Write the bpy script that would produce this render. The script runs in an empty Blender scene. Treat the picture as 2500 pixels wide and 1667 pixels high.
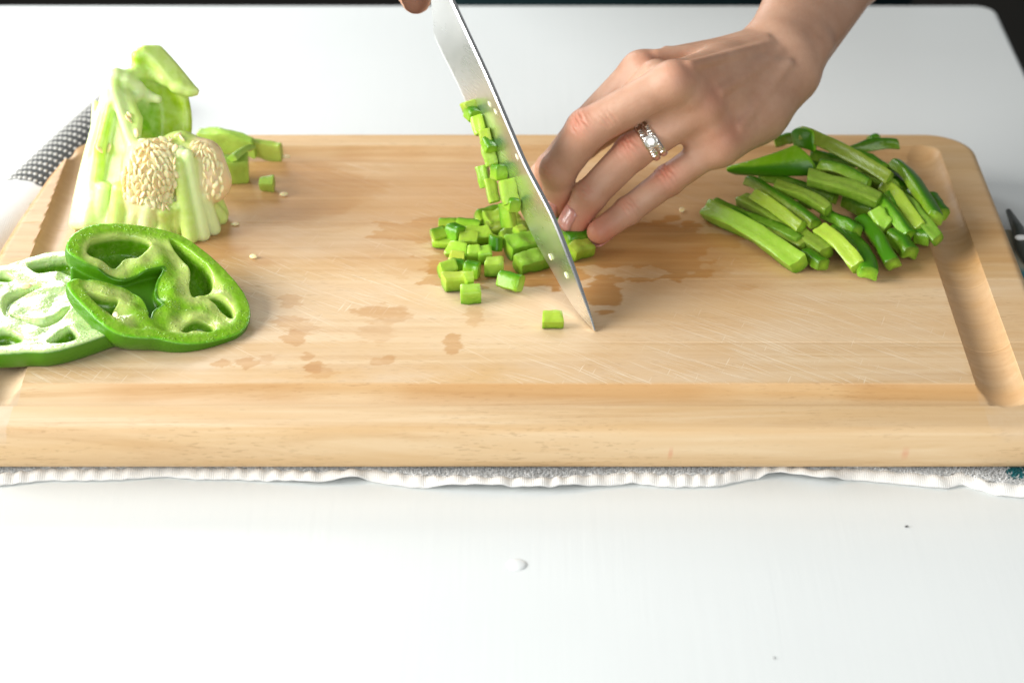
import bpy, math, random
import numpy as np
from mathutils import Vector, Matrix, Quaternion

random.seed(7); rng = np.random.default_rng(11)
MM = 0.001
sc = bpy.context.scene
COL = sc.collection

# ------------------------------------------------------------------ camera
PITCH = math.atan(3333 / 6200.0); CAM_H = 0.55; ZB = 26.0      # ZB: board top in mm
CAM = np.array([0, -CAM_H / math.tan(PITCH), ZB * MM + CAM_H])
FW = np.array([0, math.cos(PITCH), -math.sin(PITCH)]); UP = np.array([0, math.sin(PITCH), math.cos(PITCH)]); RT = np.array([1.0, 0, 0])
cd = bpy.data.cameras.new('camera'); cam = bpy.data.objects.new('camera', cd); COL.objects.link(cam)
cam.location = CAM; cam.rotation_euler = (math.pi / 2 - PITCH, 0, 0)
cd.sensor_width = 36; cd.lens = 6200 / 2500 * 36; cd.clip_start = 0.02; cd.clip_end = 30
cd.dof.use_dof = True; cd.dof.focus_distance = 1.17; cd.dof.aperture_fstop = 9.5
sc.camera = cam

# ------------------------------------------------------------------ light
w = bpy.data.worlds.new('World'); sc.world = w; w.use_nodes = True
w.node_tree.nodes['Background'].inputs[0].default_value = (0.93, 0.97, 1.0, 1); w.node_tree.nodes['Background'].inputs[1].default_value = 0.18
def area(name, loc, target, sx, sy, power, col=(1, 1, 1)):
    l = bpy.data.lights.new(name, 'AREA'); l.shape = 'RECTANGLE'; l.size = sx; l.size_y = sy; l.energy = power; l.color = col
    o = bpy.data.objects.new(name, l); COL.objects.link(o); o.location = loc
    o.rotation_euler = (Vector(target) - Vector(loc)).to_track_quat('-Z', 'Y').to_euler(); return o
area('window_light', (-2.2, -0.3, 1.08), (0, 0.02, 0.03), 2.4, 1.2, 122, (1.0, 0.995, 0.97))
area('back_window_light', (-0.72, 1.35, 0.74), (-0.2, 0.1, 0.03), 0.7, 0.5, 12, (0.96, 0.99, 1.0))
area('front_fill_light', (0.5, -2.1, 1.15), (0.05, -0.05, 0), 2.0, 1.2, 28, (0.97, 0.995, 1.0))  # unseen fill lamp behind the camera, added to brighten the front
sc.view_settings.view_transform = 'Standard'; sc.view_settings.look = 'None'; sc.view_settings.exposure = 0.07; sc.view_settings.gamma = 1
sc.cycles.use_denoising = True; sc.cycles.max_bounces = 8

# ------------------------------------------------------------------ helpers
def V3(*a): return np.array(a, float)
def nrm(v): v = np.asarray(v, float); return v / (np.linalg.norm(v) + 1e-12)
def ray(px, py): return RT * (px - 1250) / 6200 - UP * (py - 833.5) / 6200 + FW
def spot(px, py, z=0.0):
    """place on the board: photo landmark at height z mm above the board -> mm"""
    d = ray(px, py); return (CAM + d * ((ZB + z) * MM - CAM[2]) / d[2]) / MM
def upright(px, py, y):
    d = ray(px, py); return (CAM + d * (y * MM - CAM[1]) / d[1]) / MM
def on_plane(px, py, o, n):
    d = ray(px, py); c = CAM / MM; return c + d * (np.dot(o - c, n) / np.dot(d, n))

def empty(name, label=None, cat=None, group=None, loc=(0, 0, 0)):
    o = bpy.data.objects.new(name, None); COL.objects.link(o); o.location = loc; o.empty_display_size = 0.01
    tag(o, label, cat, group); return o
def tag(o, label=None, cat=None, group=None, kind=None):
    if label: o['label'] = label
    if cat: o['category'] = cat
    if group: o['group'] = group
    if kind: o['kind'] = kind
    return o
def mesh_data(name, v, f, mat, attrs=None, smooth=True, origin=None):
    """v in mm"""
    v = np.asarray(v, float)
    if origin is not None: v = v - np.asarray(origin)
    me = bpy.data.meshes.new(name); v = v * MM
    if isinstance(f, np.ndarray):
        n = len(f); me.vertices.add(len(v)); me.vertices.foreach_set('co', v.astype(np.float32).ravel())
        me.loops.add(n * f.shape[1]); me.loops.foreach_set('vertex_index', f.astype(np.int32).ravel())
        me.polygons.add(n); me.polygons.foreach_set('loop_start', np.arange(0, n * f.shape[1], f.shape[1], dtype=np.int32))
        me.update(calc_edges=True); me.validate()
    else:
        me.from_pydata([tuple(x) for x in v], [], f); me.update()
    for k, a in (attrs or {}).items():
        a = np.asarray(a, np.float32)
        if a.ndim == 1:
            at = me.attributes.new(k, 'FLOAT', 'POINT'); at.data.foreach_set('value', a)
        else:
            at = me.attributes.new(k, 'FLOAT_COLOR', 'POINT'); at.data.foreach_set('color', np.c_[a, np.ones(len(a))].astype(np.float32).ravel())
    if mat is not None: me.materials.append(mat)
    if smooth: me.polygons.foreach_set('use_smooth', np.ones(len(me.polygons), bool))
    return me
def obj(name, v, f, mat, parent=None, attrs=None, smooth=True, origin=None):
    """mesh in world mm; origin (mm) becomes the object's location"""
    me = mesh_data(name, v, f, mat, attrs, smooth, origin)
    o = bpy.data.objects.new(name, me); COL.objects.link(o)
    loc = np.zeros(3) if origin is None else np.asarray(origin) * MM
    if parent is not None:
        o.parent = parent
        q = parent
        while q is not None: loc = loc - np.array(q.location); q = q.parent
    o.location = loc
    return o
class MB:
    def __init__(s): s.v = []; s.f = []; s.a = {}; s.n = 0
    def add(s, v, f, **attrs):
        v = np.asarray(v, float); s.v.append(v); s.f += [tuple(i + s.n for i in q) for q in f]
        for k, x in attrs.items(): s.a.setdefault(k, []).append(np.broadcast_to(np.asarray(x, float), (len(v),) + np.shape(x)[-1:] if np.ndim(x) else (len(v),)))
        s.n += len(v)
    def build(s, name, mat, parent=None, smooth=True, origin=None):
        return obj(name, np.concatenate(s.v), s.f, mat, parent, {k: np.concatenate(x) for k, x in s.a.items()}, smooth, origin)
def tube(path, r, n=8, cap=True, flat=1.0, up=(0, 0, 1)):
    path = np.asarray(path, float); m = len(path); r = np.broadcast_to(r, (m,)); T = np.gradient(path, axis=0)
    v = []; f = []
    for i in range(m):
        t = nrm(T[i]); s = np.cross(t, up); s = nrm(s if np.linalg.norm(s) > 1e-4 else np.cross(t, (1, 0, 0))); b = np.cross(s, t)
        for k in range(n):
            a = 2 * math.pi * k / n; v.append(path[i] + r[i] * (math.cos(a) * s + flat * math.sin(a) * b))
    for i in range(m - 1):
        for k in range(n): f.append((i * n + k, i * n + (k + 1) % n, (i + 1) * n + (k + 1) % n, (i + 1) * n + k))
    if cap: f.append(tuple(range(n))[::-1]); f.append(tuple((m - 1) * n + k for k in range(n)))
    return np.array(v), f
def ellipsoid(c, ax, R=np.eye(3), nu=10, nv=6):
    v = [c + R @ (np.array([0, 0, 1]) * ax)]; f = []
    for j in range(1, nv):
        for i in range(nu):
            t = math.pi * j / nv; p = 2 * math.pi * i / nu
            v.append(c + R @ (np.array([math.sin(t) * math.cos(p), math.sin(t) * math.sin(p), math.cos(t)]) * ax))
    v.append(c - R @ (np.array([0, 0, 1]) * ax)); L = len(v) - 1
    for i in range(nu):
        f.append((0, 1 + i, 1 + (i + 1) % nu)); b = 1 + (nv - 2) * nu; f.append((L, b + (i + 1) % nu, b + i))
        for j in range(nv - 2):
            a = 1 + j * nu; f.append((a + i, a + nu + i, a + nu + (i + 1) % nu, a + (i + 1) % nu))
    return np.array(v), f
def smooth01(a, b, x): t = np.clip((x - a) / (b - a), 0, 1); return t * t * (3 - 2 * t)
def fbm2(x, y, s, seed=0, oct=4):
    """value noise, x,y arrays in mm, s feature size in mm"""
    r = np.random.default_rng(seed); out = 0; amp = 1; tot = 0
    for o in range(oct):
        G = r.random((64, 64)); u = x / s * 2 ** o; v = y / s * 2 ** o
        i = np.floor(u).astype(int); j = np.floor(v).astype(int); fu = u - i; fv = v - j
        fu = fu * fu * (3 - 2 * fu); fv = fv * fv * (3 - 2 * fv)
        g = lambda a, b: G[a % 64, b % 64]
        out = out + amp * ((g(i, j) * (1 - fu) + g(i + 1, j) * fu) * (1 - fv) + (g(i, j + 1) * (1 - fu) + g(i + 1, j + 1) * fu) * fv)
        tot += amp; amp *= .5
    return out / tot
# signed-distance modelling ------------------------------------------------
def smin(a, b, k):
    if k <= 0: return np.minimum(a, b)
    h = np.clip(.5 + .5 * (b - a) / k, 0, 1); return b + (a - b) * h - k * h * (1 - h)
def smax(a, b, k): return -smin(-a, -b, k)
def surface_nets(F, lo, h):
    s = F < 0; n = np.array(F.shape); c = np.zeros(n - 1, np.int8)
    off = [(i, j, k) for i in (0, 1) for j in (0, 1) for k in (0, 1)]
    for i, j, k in off: c += s[i:n[0] - 1 + i, j:n[1] - 1 + j, k:n[2] - 1 + k]
    act = np.argwhere((c > 0) & (c < 8)); idx = np.full(n - 1, -1, np.int64); idx[tuple(act.T)] = np.arange(len(act))
    pos = np.zeros((len(act), 3)); cnt = np.zeros(len(act))
    for a in off:
        for ax in range(3):
            if a[ax]: continue
            b = list(a); b[ax] = 1; A = act + a; B = act + b
            fa = F[tuple(A.T)]; fb = F[tuple(B.T)]; m = (fa < 0) != (fb < 0)
            t = np.where(m, fa / np.where(m, fa - fb, 1), 0); p = A + t[:, None] * (B - A); pos[m] += p[m]; cnt[m] += 1
    pos /= cnt[:, None]; faces = []
    for ax in range(3):
        u, v = [(1, 2), (2, 0), (0, 1)][ax]
        sl0 = [slice(None)] * 3; sl1 = [slice(None)] * 3; sl0[ax] = slice(0, -1); sl1[ax] = slice(1, None)
        a = s[tuple(sl0)]; b = s[tuple(sl1)]; e = np.argwhere(a != b); e = e[(e[:, u] > 0) & (e[:, v] > 0) & (e[:, u] < n[u] - 1) & (e[:, v] < n[v] - 1)]
        def cell(du, dv): q = e.copy(); q[:, u] -= du; q[:, v] -= dv; return idx[tuple(q.T)]
        q = np.stack([cell(1, 1), cell(0, 1), cell(0, 0), cell(1, 0)], 1); flip = ~a[tuple(e.T)]
        q[flip] = q[flip][:, ::-1]; faces.append(q)
    f = np.concatenate(faces); f = f[(f >= 0).all(1)]
    return np.asarray(lo) + pos * h, f
class Field:
    def __init__(s, lo, hi, h):
        s.lo = np.asarray(lo, float); s.h = h; s.ax = [np.arange(lo[i], hi[i] + h, h) for i in range(3)]
        s.F = np.full([len(a) for a in s.ax], 30.0, np.float32); s.prims = []
    def block(s, a, b):
        i0 = [max(0, int((a[i] - s.lo[i]) / s.h)) for i in range(3)]; i1 = [min(len(s.ax[i]), int((b[i] - s.lo[i]) / s.h) + 2) for i in range(3)]
        sl = tuple(slice(i0[i], max(i0[i], i1[i])) for i in range(3))
        g = [s.ax[i][sl[i]].astype(np.float32).reshape([-1 if j == i else 1 for j in range(3)]) for i in range(3)]
        return sl, g
    def cone(s, a, b, ra, rb, k=3.0, col=None, sub=False, flat=None):
        a = np.asarray(a, float); b = np.asarray(b, float); pad = max(ra, rb) + k + 3
        sl, g = s.block(np.minimum(a, b) - pad, np.maximum(a, b) + pad)
        def d(X, Y, Z):
            ab = b - a; L = max(ab @ ab, 1e-9); px, py, pz = X - a[0], Y - a[1], Z - a[2]
            t = np.clip((px * ab[0] + py * ab[1] + pz * ab[2]) / L, 0, 1)
            qx, qy, qz = px - t * ab[0], py - t * ab[1], pz - t * ab[2]
            q2 = qx * qx + qy * qy + qz * qz
            if flat is not None:      # flat=(dir, factor): squash along dir
                e = qx * flat[0][0] + qy * flat[0][1] + qz * flat[0][2]; q2 = q2 + e * e * (1 / flat[1] ** 2 - 1)
            return np.sqrt(q2) - (ra + (rb - ra) * t)
        D = d(*g).astype(np.float32)
        s.F[sl] = smax(s.F[sl], -D, k) if sub else smin(s.F[sl], D, k)
        if not sub: s.prims.append((d, col))
    def chain(s, pts, rad, k=3.0, col=None, **kw):
        for i in range(len(pts) - 1): s.cone(pts[i], pts[i + 1], rad[i], rad[i + 1], k, col, **kw)
    def patch(s, G, r, k=1.5, col=None, n=9):
        """Bezier sheet: G rows of control points, r thickness radius (number or 4 corner values)"""
        G = np.asarray(G, float); nu, nv = G.shape[:2]; from math import comb
        B = lambda m, t: np.array([comb(m, i) * t ** i * (1 - t) ** (m - i) for i in range(m + 1)])
        pts = np.array([[np.einsum('i,j,ijk->k', B(nu - 1, u), B(nv - 1, v), G) for v in np.linspace(0, 1, n)] for u in np.linspace(0, 1, n)])
        A = pts.reshape(-1, 3); pad = r + k + 3; sl, g = s.block(A.min(0) - pad, A.max(0) + pad)
        # two triangles per cell give an exact sheet; sample densely instead, with plane projection inside each cell
        tris = []
        for i in range(n - 1):
            for j in range(n - 1):
                tris += [(pts[i, j], pts[i + 1, j], pts[i + 1, j + 1]), (pts[i, j], pts[i + 1, j + 1], pts[i, j + 1])]
        def d(X, Y, Z):
            X, Y, Z = np.broadcast_arrays(X, Y, Z); sh = X.shape; P = np.stack([X.ravel(), Y.ravel(), Z.ravel()], 1).astype(np.float32); best = np.full(len(P), 1e9, np.float32)
            for a, b, c in tris:
                ce = (a + b + c) / 3; rr = max(np.linalg.norm(a - ce), np.linalg.norm(b - ce), np.linalg.norm(c - ce)) + pad
                m = ((P - ce) ** 2).sum(1) < rr * rr
                if not m.any(): continue
                best[m] = np.minimum(best[m], tri_d2(P[m], a, b, c))
            return (np.sqrt(best) - r).reshape(sh)
        s.F[sl] = smin(s.F[sl], np.minimum(d(*g), 30), k); s.prims.append((d, col))
    def mesh(s): return surface_nets(s.F, s.lo, s.h)
    def colors(s, v, soft=1.5):
        W = np.zeros(len(v)); C = np.zeros((len(v), 3))
        for d, col in s.prims:
            if col is None: continue
            x = np.exp(-np.clip(d(v[:, 0], v[:, 1], v[:, 2]), -3, 30) / soft); W += x; C += x[:, None] * np.asarray(col)
        return C / np.maximum(W, 1e-9)[:, None]
def tri_d2(P, a, b, c):
    ab, bc, ca = b - a, c - b, a - c; n = np.cross(ab, -ca)
    def seg(p0, e):
        q = P - p0; t = np.clip(q @ e / max(e @ e, 1e-9), 0, 1); q = q - t[:, None] * e; return (q * q).sum(1)
    ins = (((P - a) @ np.cross(n, ab)) >= 0) & (((P - b) @ np.cross(n, bc)) >= 0) & (((P - c) @ np.cross(n, ca)) >= 0)
    pl = ((P - a) @ n) ** 2 / max(n @ n, 1e-12)
    return np.where(ins, pl, np.minimum(np.minimum(seg(a, ab), seg(b, bc)), seg(c, ca)))

# ------------------------------------------------------------------ materials
class NT:
    def __init__(s, name):
        s.m = bpy.data.materials.new(name); s.m.use_nodes = True; s.t = s.m.node_tree; s.b = s.t.nodes['Principled BSDF']
    def n(s, typ, **kw):
        x = s.t.nodes.new(typ)
        for k, v in kw.items(): setattr(x, k, v)
        return x
    def l(s, a, b): s.t.links.new(a, b)
    def val(s, sock, v):
        if isinstance(v, (int, float)): sock.default_value = v
        elif isinstance(v, tuple): sock.default_value = v if len(v) != 3 or len(sock.default_value) == 3 else (*v, 1)
        else: s.l(v, sock)
    def math(s, op, a, b=None, c=None, clamp=False):
        x = s.n('ShaderNodeMath', operation=op, use_clamp=clamp)
        for i, q in enumerate((a, b, c)):
            if q is not None: s.val(x.inputs[i], q)
        return x.outputs[0]
    def mix(s, f, a, b, blend='MIX'):
        x = s.n('ShaderNodeMix', data_type='RGBA', blend_type=blend); s.val(x.inputs[0], f); s.val(x.inputs[6], a); s.val(x.inputs[7], b); return x.outputs[2]
    def coord(s): return s.n('ShaderNodeTexCoord').outputs['Object']
    def mapping(s, scale=(1, 1, 1), rot=(0, 0, 0), loc=(0, 0, 0), vec=None):
        x = s.n('ShaderNodeMapping'); s.l(vec if vec is not None else s.coord(), x.inputs[0]); x.inputs['Scale'].default_value = scale; x.inputs['Rotation'].default_value = rot; x.inputs['Location'].default_value = loc; return x.outputs[0]
    def noise(s, scale, detail=3, rough=.5, vec=None, dist=0):
        x = s.n('ShaderNodeTexNoise'); x.inputs['Scale'].default_value = scale; x.inputs['Detail'].default_value = detail; x.inputs['Roughness'].default_value = rough; x.inputs['Distortion'].default_value = dist
        s.l(vec if vec is not None else s.coord(), x.inputs['Vector']); return x.outputs[0]
    def ramp(s, f, stops):
        x = s.n('ShaderNodeValToRGB'); e = x.color_ramp.elements
        while len(e) < len(stops): e.new(.5)
        for i, (p, c) in enumerate(stops): e[i].position = p; e[i].color = (*c, 1) if isinstance(c, tuple) else (c, c, c, 1)
        s.l(f, x.inputs[0]); return x.outputs[0]
    def attr(s, name, out='Fac'): return s.n('ShaderNodeAttribute', attribute_name=name).outputs[out]
    def bump(s, h, strength=.3, dist=.001, normal=None):
        x = s.n('ShaderNodeBump'); x.inputs['Strength'].default_value = strength; x.inputs['Distance'].default_value = dist; s.l(h, x.inputs['Height'])
        if normal is not None: s.l(normal, x.inputs['Normal'])
        s.l(x.outputs[0], s.b.inputs['Normal']); return x.outputs[0]
    def set(s, **kw):
        for k, v in kw.items(): s.val(s.b.inputs[k.replace('_', ' ')], v)
        return s.m

def mat_plain(name, col, rough=.5, metal=0., **kw):
    t = NT(name); t.set(Base_Color=col, Roughness=rough, Metallic=metal, **kw); return t.m

def mat_table():
    t = NT('white_paint'); br = t.noise(1, 4, .6, t.mapping((260, 9, 40))); big = t.noise(7, 3)
    t.set(Base_Color=t.mix(t.ramp(big, [(.35, 0), (.7, 1)]), (.74, .765, .755), (.765, .79, .78)), Roughness=.34, Specular_IOR_Level=.5)
    t.bump(t.math('ADD', br, t.math('MULTIPLY', t.noise(900, 2), .15)), .12, .0006); return t.m
def mat_wood():
    t = NT('beech_wood'); tone = t.attr('tone'); wet = t.attr('wet'); endg = t.attr('endgrain')
    co = t.coord(); off = t.n('ShaderNodeCombineXYZ'); t.l(t.math('MULTIPLY', tone, 7.3), off.inputs[0]); t.l(t.math('MULTIPLY', tone, 3.1), off.inputs[2])
    ad = t.n('ShaderNodeVectorMath', operation='ADD'); t.l(co, ad.inputs[0]); t.l(off.outputs[0], ad.inputs[1]); vec = ad.outputs[0]
    g1 = t.noise(1, 5, .62, t.mapping((5, 95, 95), vec=vec), 1.2); g2 = t.noise(1, 3, .5, t.mapping((2.2, 26, 26), vec=vec), .8)
    base = t.ramp(g1, [(.25, (.50, .285, .115)), (.48, (.655, .45, .24)), (.75, (.765, .59, .375))])
    base = t.mix(t.math('MULTIPLY', t.ramp(g2, [(.40, 0), (.66, 1)]), .75), base, (.60, .345, .115))
    base = t.mix(t.ramp(tone, [(0, .0), (1, .42)]), base, (.80, .62, .42))
    # short dark pores along the grain
    po = t.noise(1, 2, .5, t.mapping((170, 1150, 1150), vec=vec)); pm = t.ramp(po, [(.60, 0), (.66, 1)])
    pz = t.ramp(t.noise(1, 2, .5, t.mapping((14, 40, 20), vec=vec)), [(.4, 0), (.6, 1)])
    base = t.mix(t.math('MULTIPLY', t.math('MULTIPLY', pm, pz), .28), base, (.26, .13, .05))
    # chalky worn patches on the working face, knife cuts in three directions
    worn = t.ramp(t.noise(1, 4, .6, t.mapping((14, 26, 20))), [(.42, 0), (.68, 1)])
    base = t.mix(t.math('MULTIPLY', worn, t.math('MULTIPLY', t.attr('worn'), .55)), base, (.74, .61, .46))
    cuts = None
    for a, den, sx, sy in ((-36, .635, 16, 1000), (-44, .65, 24, 1100), (72, .69, 50, 1000), (-27, .66, 22, 1000), (-40, .655, 8, 1200)):
        c = t.ramp(t.noise(1, 1.5, .5, t.mapping((sx, sy, 1), vec=t.mapping((1, 1, 1), (0, 0, math.radians(-a)), (a * .01, a * .03, 0)))), [(den, 0), (den + .05, 1)])
        cuts = c if cuts is None else t.math('MAXIMUM', cuts, c)
    cz = t.ramp(t.noise(11, 3), [(.36, 0), (.58, 1)]); cut = t.math('MULTIPLY', t.math('MULTIPLY', cuts, cz), t.math('MULTIPLY', t.attr('worn'), 1.7, clamp=True))
    base = t.mix(t.math('MULTIPLY', cut, .75), base, (.88, .76, .58))
    base = t.mix(t.math('MULTIPLY', t.attr('tan'), .45), base, (.645, .39, .175)); base = t.mix(endg, base, t.mix(t.noise(260, 4, .7), (.58, .40, .23), (.74, .60, .44)))
    wetc = t.mix(t.ramp(g1, [(.3, 0), (.7, 1)]), (.45, .205, .058), (.58, .31, .11))
    base = t.mix(wet, base, wetc); red = t.attr('red'); base = t.mix(red, base, (.62, .10, .06))
    t.set(Base_Color=base, Roughness=t.math('SUBTRACT', .48, t.math('MULTIPLY', wet, .14)), Specular_IOR_Level=.25)
    h = t.math('SUBTRACT', t.math('MULTIPLY', g1, .35), t.math('ADD', t.math('MULTIPLY', cut, .35), t.math('MULTIPLY', pm, .2)))
    t.bump(h, .22, .0006); return t.m
def mat_pepper(wetness=0.):
    """vertex tint carries the flesh / skin colour of the vegetable, plus painted sheen on the wet slice"""
    t = NT('green_pepper'); tint = t.attr('tint', 'Color'); sk = t.attr('skin')
    n = t.noise(300, 2.5, .5); n2 = t.noise(90, 2)
    c = t.mix(t.ramp(n, [(.4, 0), (.75, .16 + .2 * wetness)]), tint, (.56, .70, .16)); c = t.mix(t.math('MULTIPLY', t.ramp(n2, [(.4, 0), (.7, 1)]), .25), c, t.mix(1.0, c, (.70, .80, .35), 'MULTIPLY'))
    c = t.mix(sk, c, tint)
    t.set(Base_Color=c, Roughness=t.math('ADD', .30 - .1 * wetness, t.math('MULTIPLY', sk, -.02 + .16 * wetness)), Specular_IOR_Level=.32 + .2 * wetness, Subsurface_Weight=.3, Subsurface_Scale=.003, Coat_Weight=t.math('MULTIPLY', .08 + .95 * wetness ** 1.6, t.math('SUBTRACT', 1, t.math('MULTIPLY', sk, .75))), Coat_Roughness=.10)
    t.b.inputs['Subsurface Radius'].default_value = (.5, 1, .15)
    wv = t.n('ShaderNodeTexVoronoi'); wv.inputs['Scale'].default_value = 900; t.l(t.coord(), wv.inputs[0])
    dv = t.n('ShaderNodeTexVoronoi'); dv.inputs['Scale'].default_value = 620; t.l(t.coord(), dv.inputs[0]); drops = t.ramp(dv.outputs[0], [(.0, 1), (.32, .85), (.42, 0)])
    drops = t.math('MULTIPLY', drops, t.ramp(t.noise(150, 2), [(.52, 0), (.6, 1)]))
    t.bump(t.math('MULTIPLY', t.math('SUBTRACT', 1, t.math('MULTIPLY', sk, .93)), t.math('ADD', t.math('ADD', n, t.math('MULTIPLY', drops, 1.1 if wetness else .4)), t.math('MULTIPLY', wv.outputs[0], .25))), .30 + .35 * wetness, .0007 + .0006 * wetness); return t.m
def mat_skin():
    t = NT('skin'); red = t.attr('red'); n = t.noise(55, 4, .6); n3 = t.noise(260, 3, .6)
    c = t.mix(t.ramp(n, [(.3, 0), (.75, 1)]), (.46, .25, .158), (.57, .345, .235)); c = t.mix(t.math('MULTIPLY', red, t.ramp(n3, [(.2, .7), (.8, 1)])), c, (.60, .19, .115))
    c = t.mix(t.math('MULTIPLY', t.attr('vein'), .35), c, (.42, .27, .20))
    t.set(Base_Color=c, Roughness=t.math('ADD', .40, t.math('MULTIPLY', n3, .12)), Specular_IOR_Level=.4, Subsurface_Weight=.14, Subsurface_Scale=.003)
    t.b.inputs['Subsurface Radius'].default_value = (1, .32, .16)
    v = t.n('ShaderNodeTexVoronoi', feature='DISTANCE_TO_EDGE'); v.inputs['Scale'].default_value = 1000; t.l(t.mapping((1, 1, 1)), v.inputs[0])
    fine = t.math('ADD', t.math('MULTIPLY', t.ramp(v.outputs[0], [(0, 0), (.15, 1)]), .35), t.noise(700, 3))
    wr = t.math('MULTIPLY', t.attr('wrinkle'), 1.0)
    t.bump(t.math('ADD', t.math('MULTIPLY', fine, .35), wr), .32, .0009); return t.m
def mat_steel():
    t = NT('brushed_steel'); n = t.noise(1, 3, .6, t.mapping((60, 60, 2200)))
    t.set(Base_Color=(.82, .82, .80), Metallic=1.0, Roughness=t.math('ADD', .24, t.math('ADD', t.math('MULTIPLY', n, .08), t.math('MULTIPLY', t.ramp(t.noise(38, 4, .6), [(.45, 0), (.7, 1)]), .06))))
    return t.m
def mat_cloth():
    t = NT('terry_cotton'); tint = t.attr('tint', 'Color'); n = t.noise(1500, 3, .7); n2 = t.noise(300, 3)
    t.set(Base_Color=t.mix(t.math('MULTIPLY', n, .25), tint, t.mix(1, tint, (.7, .7, .68), 'MULTIPLY')), Roughness=.95, Specular_IOR_Level=.1, Sheen_Weight=.3)
    rib = t.n('ShaderNodeTexWave'); rib.inputs['Scale'].default_value = 330; rib.inputs['Distortion'].default_value = .6; t.l(t.coord(), rib.inputs[0])
    t.bump(t.math('ADD', n, t.math('MULTIPLY', rib.outputs[1], .8)), .35, .0007); return t.m
M_SLICE = mat_pepper(.35)
M_TABLE, M_WOOD, M_PEP, M_WETPEP, M_SKIN, M_STEEL, M_CLOTH = mat_table(), mat_wood(), mat_pepper(), mat_pepper(.6), mat_skin(), mat_steel(), mat_cloth()
t = NT('seed'); t.set(Base_Color=t.mix(t.noise(500, 2), (.90, .74, .36), (.96, .86, .55)), Roughness=.4, Subsurface_Weight=.5, Subsurface_Scale=.002); M_SEED = t.m
t = NT('pale_core'); t.set(Base_Color=t.mix(t.ramp(t.noise(200, 3), [(.35, 0), (.7, .35)]), t.attr('tint', 'Color'), (.82, .92, .48)), Roughness=.38, Subsurface_Weight=.5, Subsurface_Scale=.006, Coat_Weight=.15)
t.b.inputs['Subsurface Radius'].default_value = (.7, 1, .3); t.bump(t.noise(350, 4, .6), .3, .0012); M_CORE = t.m
M_NAIL = mat_plain('fingernail', (.56, .25, .20), .28, Coat_Weight=.4, Subsurface_Weight=.2, Subsurface_Scale=.003)
t = NT('silver'); t.set(Base_Color=(.80, .78, .73), Metallic=1.0, Roughness=.2); t.bump(t.noise(900, 2), .2, .0002); M_SILVER = t.m
M_GEM = mat_plain('gem', (.93, .95, .93), .03, IOR=2.0, Transmission_Weight=.6, Specular_IOR_Level=1.0)
M_BLACK = mat_plain('black_handle', (.02, .02, .022), .4)
t = NT('dark_shirt'); t.set(Base_Color=t.mix(t.noise(120, 3), (.004, .012, .014), (.008, .020, .022)), Roughness=.9, Specular_IOR_Level=.1); M_SHIRT = t.m
t = NT('dark_floor'); t.set(Base_Color=t.mix(t.noise(6, 4), (.006, .006, .005), (.018, .015, .010)), Roughness=.7, Specular_IOR_Level=.2); M_FLOOR = t.m
M_WATER = mat_plain('milky_water', (.80, .82, .81), .25, Coat_Weight=.3, Coat_Roughness=.15)

# ------------------------------------------------------------------ the setting: floor and table
fl = obj('floor', [(-4000, -3500, -740), (4000, -3500, -740), (4000, 4000, -740), (-4000, 4000, -740)], [(0, 1, 2, 3)], M_FLOOR, smooth=False); fl['kind'] = 'structure'
def rounded_slab(x0, x1, y0, y1, z0, z1, R, r, n=8):
    loop = []
    for cx, cy, a0 in ((x1 - R, y1 - R, 0), (x0 + R, y1 - R, 90), (x0 + R, y0 + R, 180), (x1 - R, y0 + R, 270)):
        for i in range(n + 1):
            a = math.radians(a0 + 90 * i / n); loop.append((cx, cy, math.cos(a), math.sin(a)))
    v = []; f = []; L = len(loop)
    prof = [(r * (1 - math.cos(t)), z1 - r * (1 - math.sin(t))) for t in np.linspace(math.pi / 2, 0, 6)] + [(0, z0)]
    prof = [(r - r * math.cos(t), z1 - r + r * math.sin(t)) for t in np.linspace(math.pi / 2, 0, 6)] + [(0, z0 + r), (r, z0)]
    for ins, z in prof:
        for cx, cy, c, s in loop: v.append((cx + (R - ins) * c, cy + (R - ins) * s, z))
    for p in range(len(prof) - 1):
        for i in range(L): f.append((p * L + i, (p + 1) * L + i, (p + 1) * L + (i + 1) % L, p * L + (i + 1) % L))
    f.append(tuple(range(L))); f.append(tuple((len(prof) - 1) * L + i for i in range(L))[::-1]); return v, f
tb = empty('table', 'white painted table under the cutting board and towel', 'table', loc=(0, 0, -.74))
v, f = rounded_slab(-900, 306.5, -520, 500, -28, 0, 14, 3); o = obj('tabletop', v, f, M_TABLE, tb); o.data.polygons[-1].use_smooth = False; o.data.polygons[-2].use_smooth = False
for x, y in ((260, 450), (-850, 450), (260, -470), (-850, -470)):
    v, f = rounded_slab(x - 25, x + 25, y - 25, y + 25, -740, -28.5, 6, 2); obj('leg', v, f, M_TABLE, tb)

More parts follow.
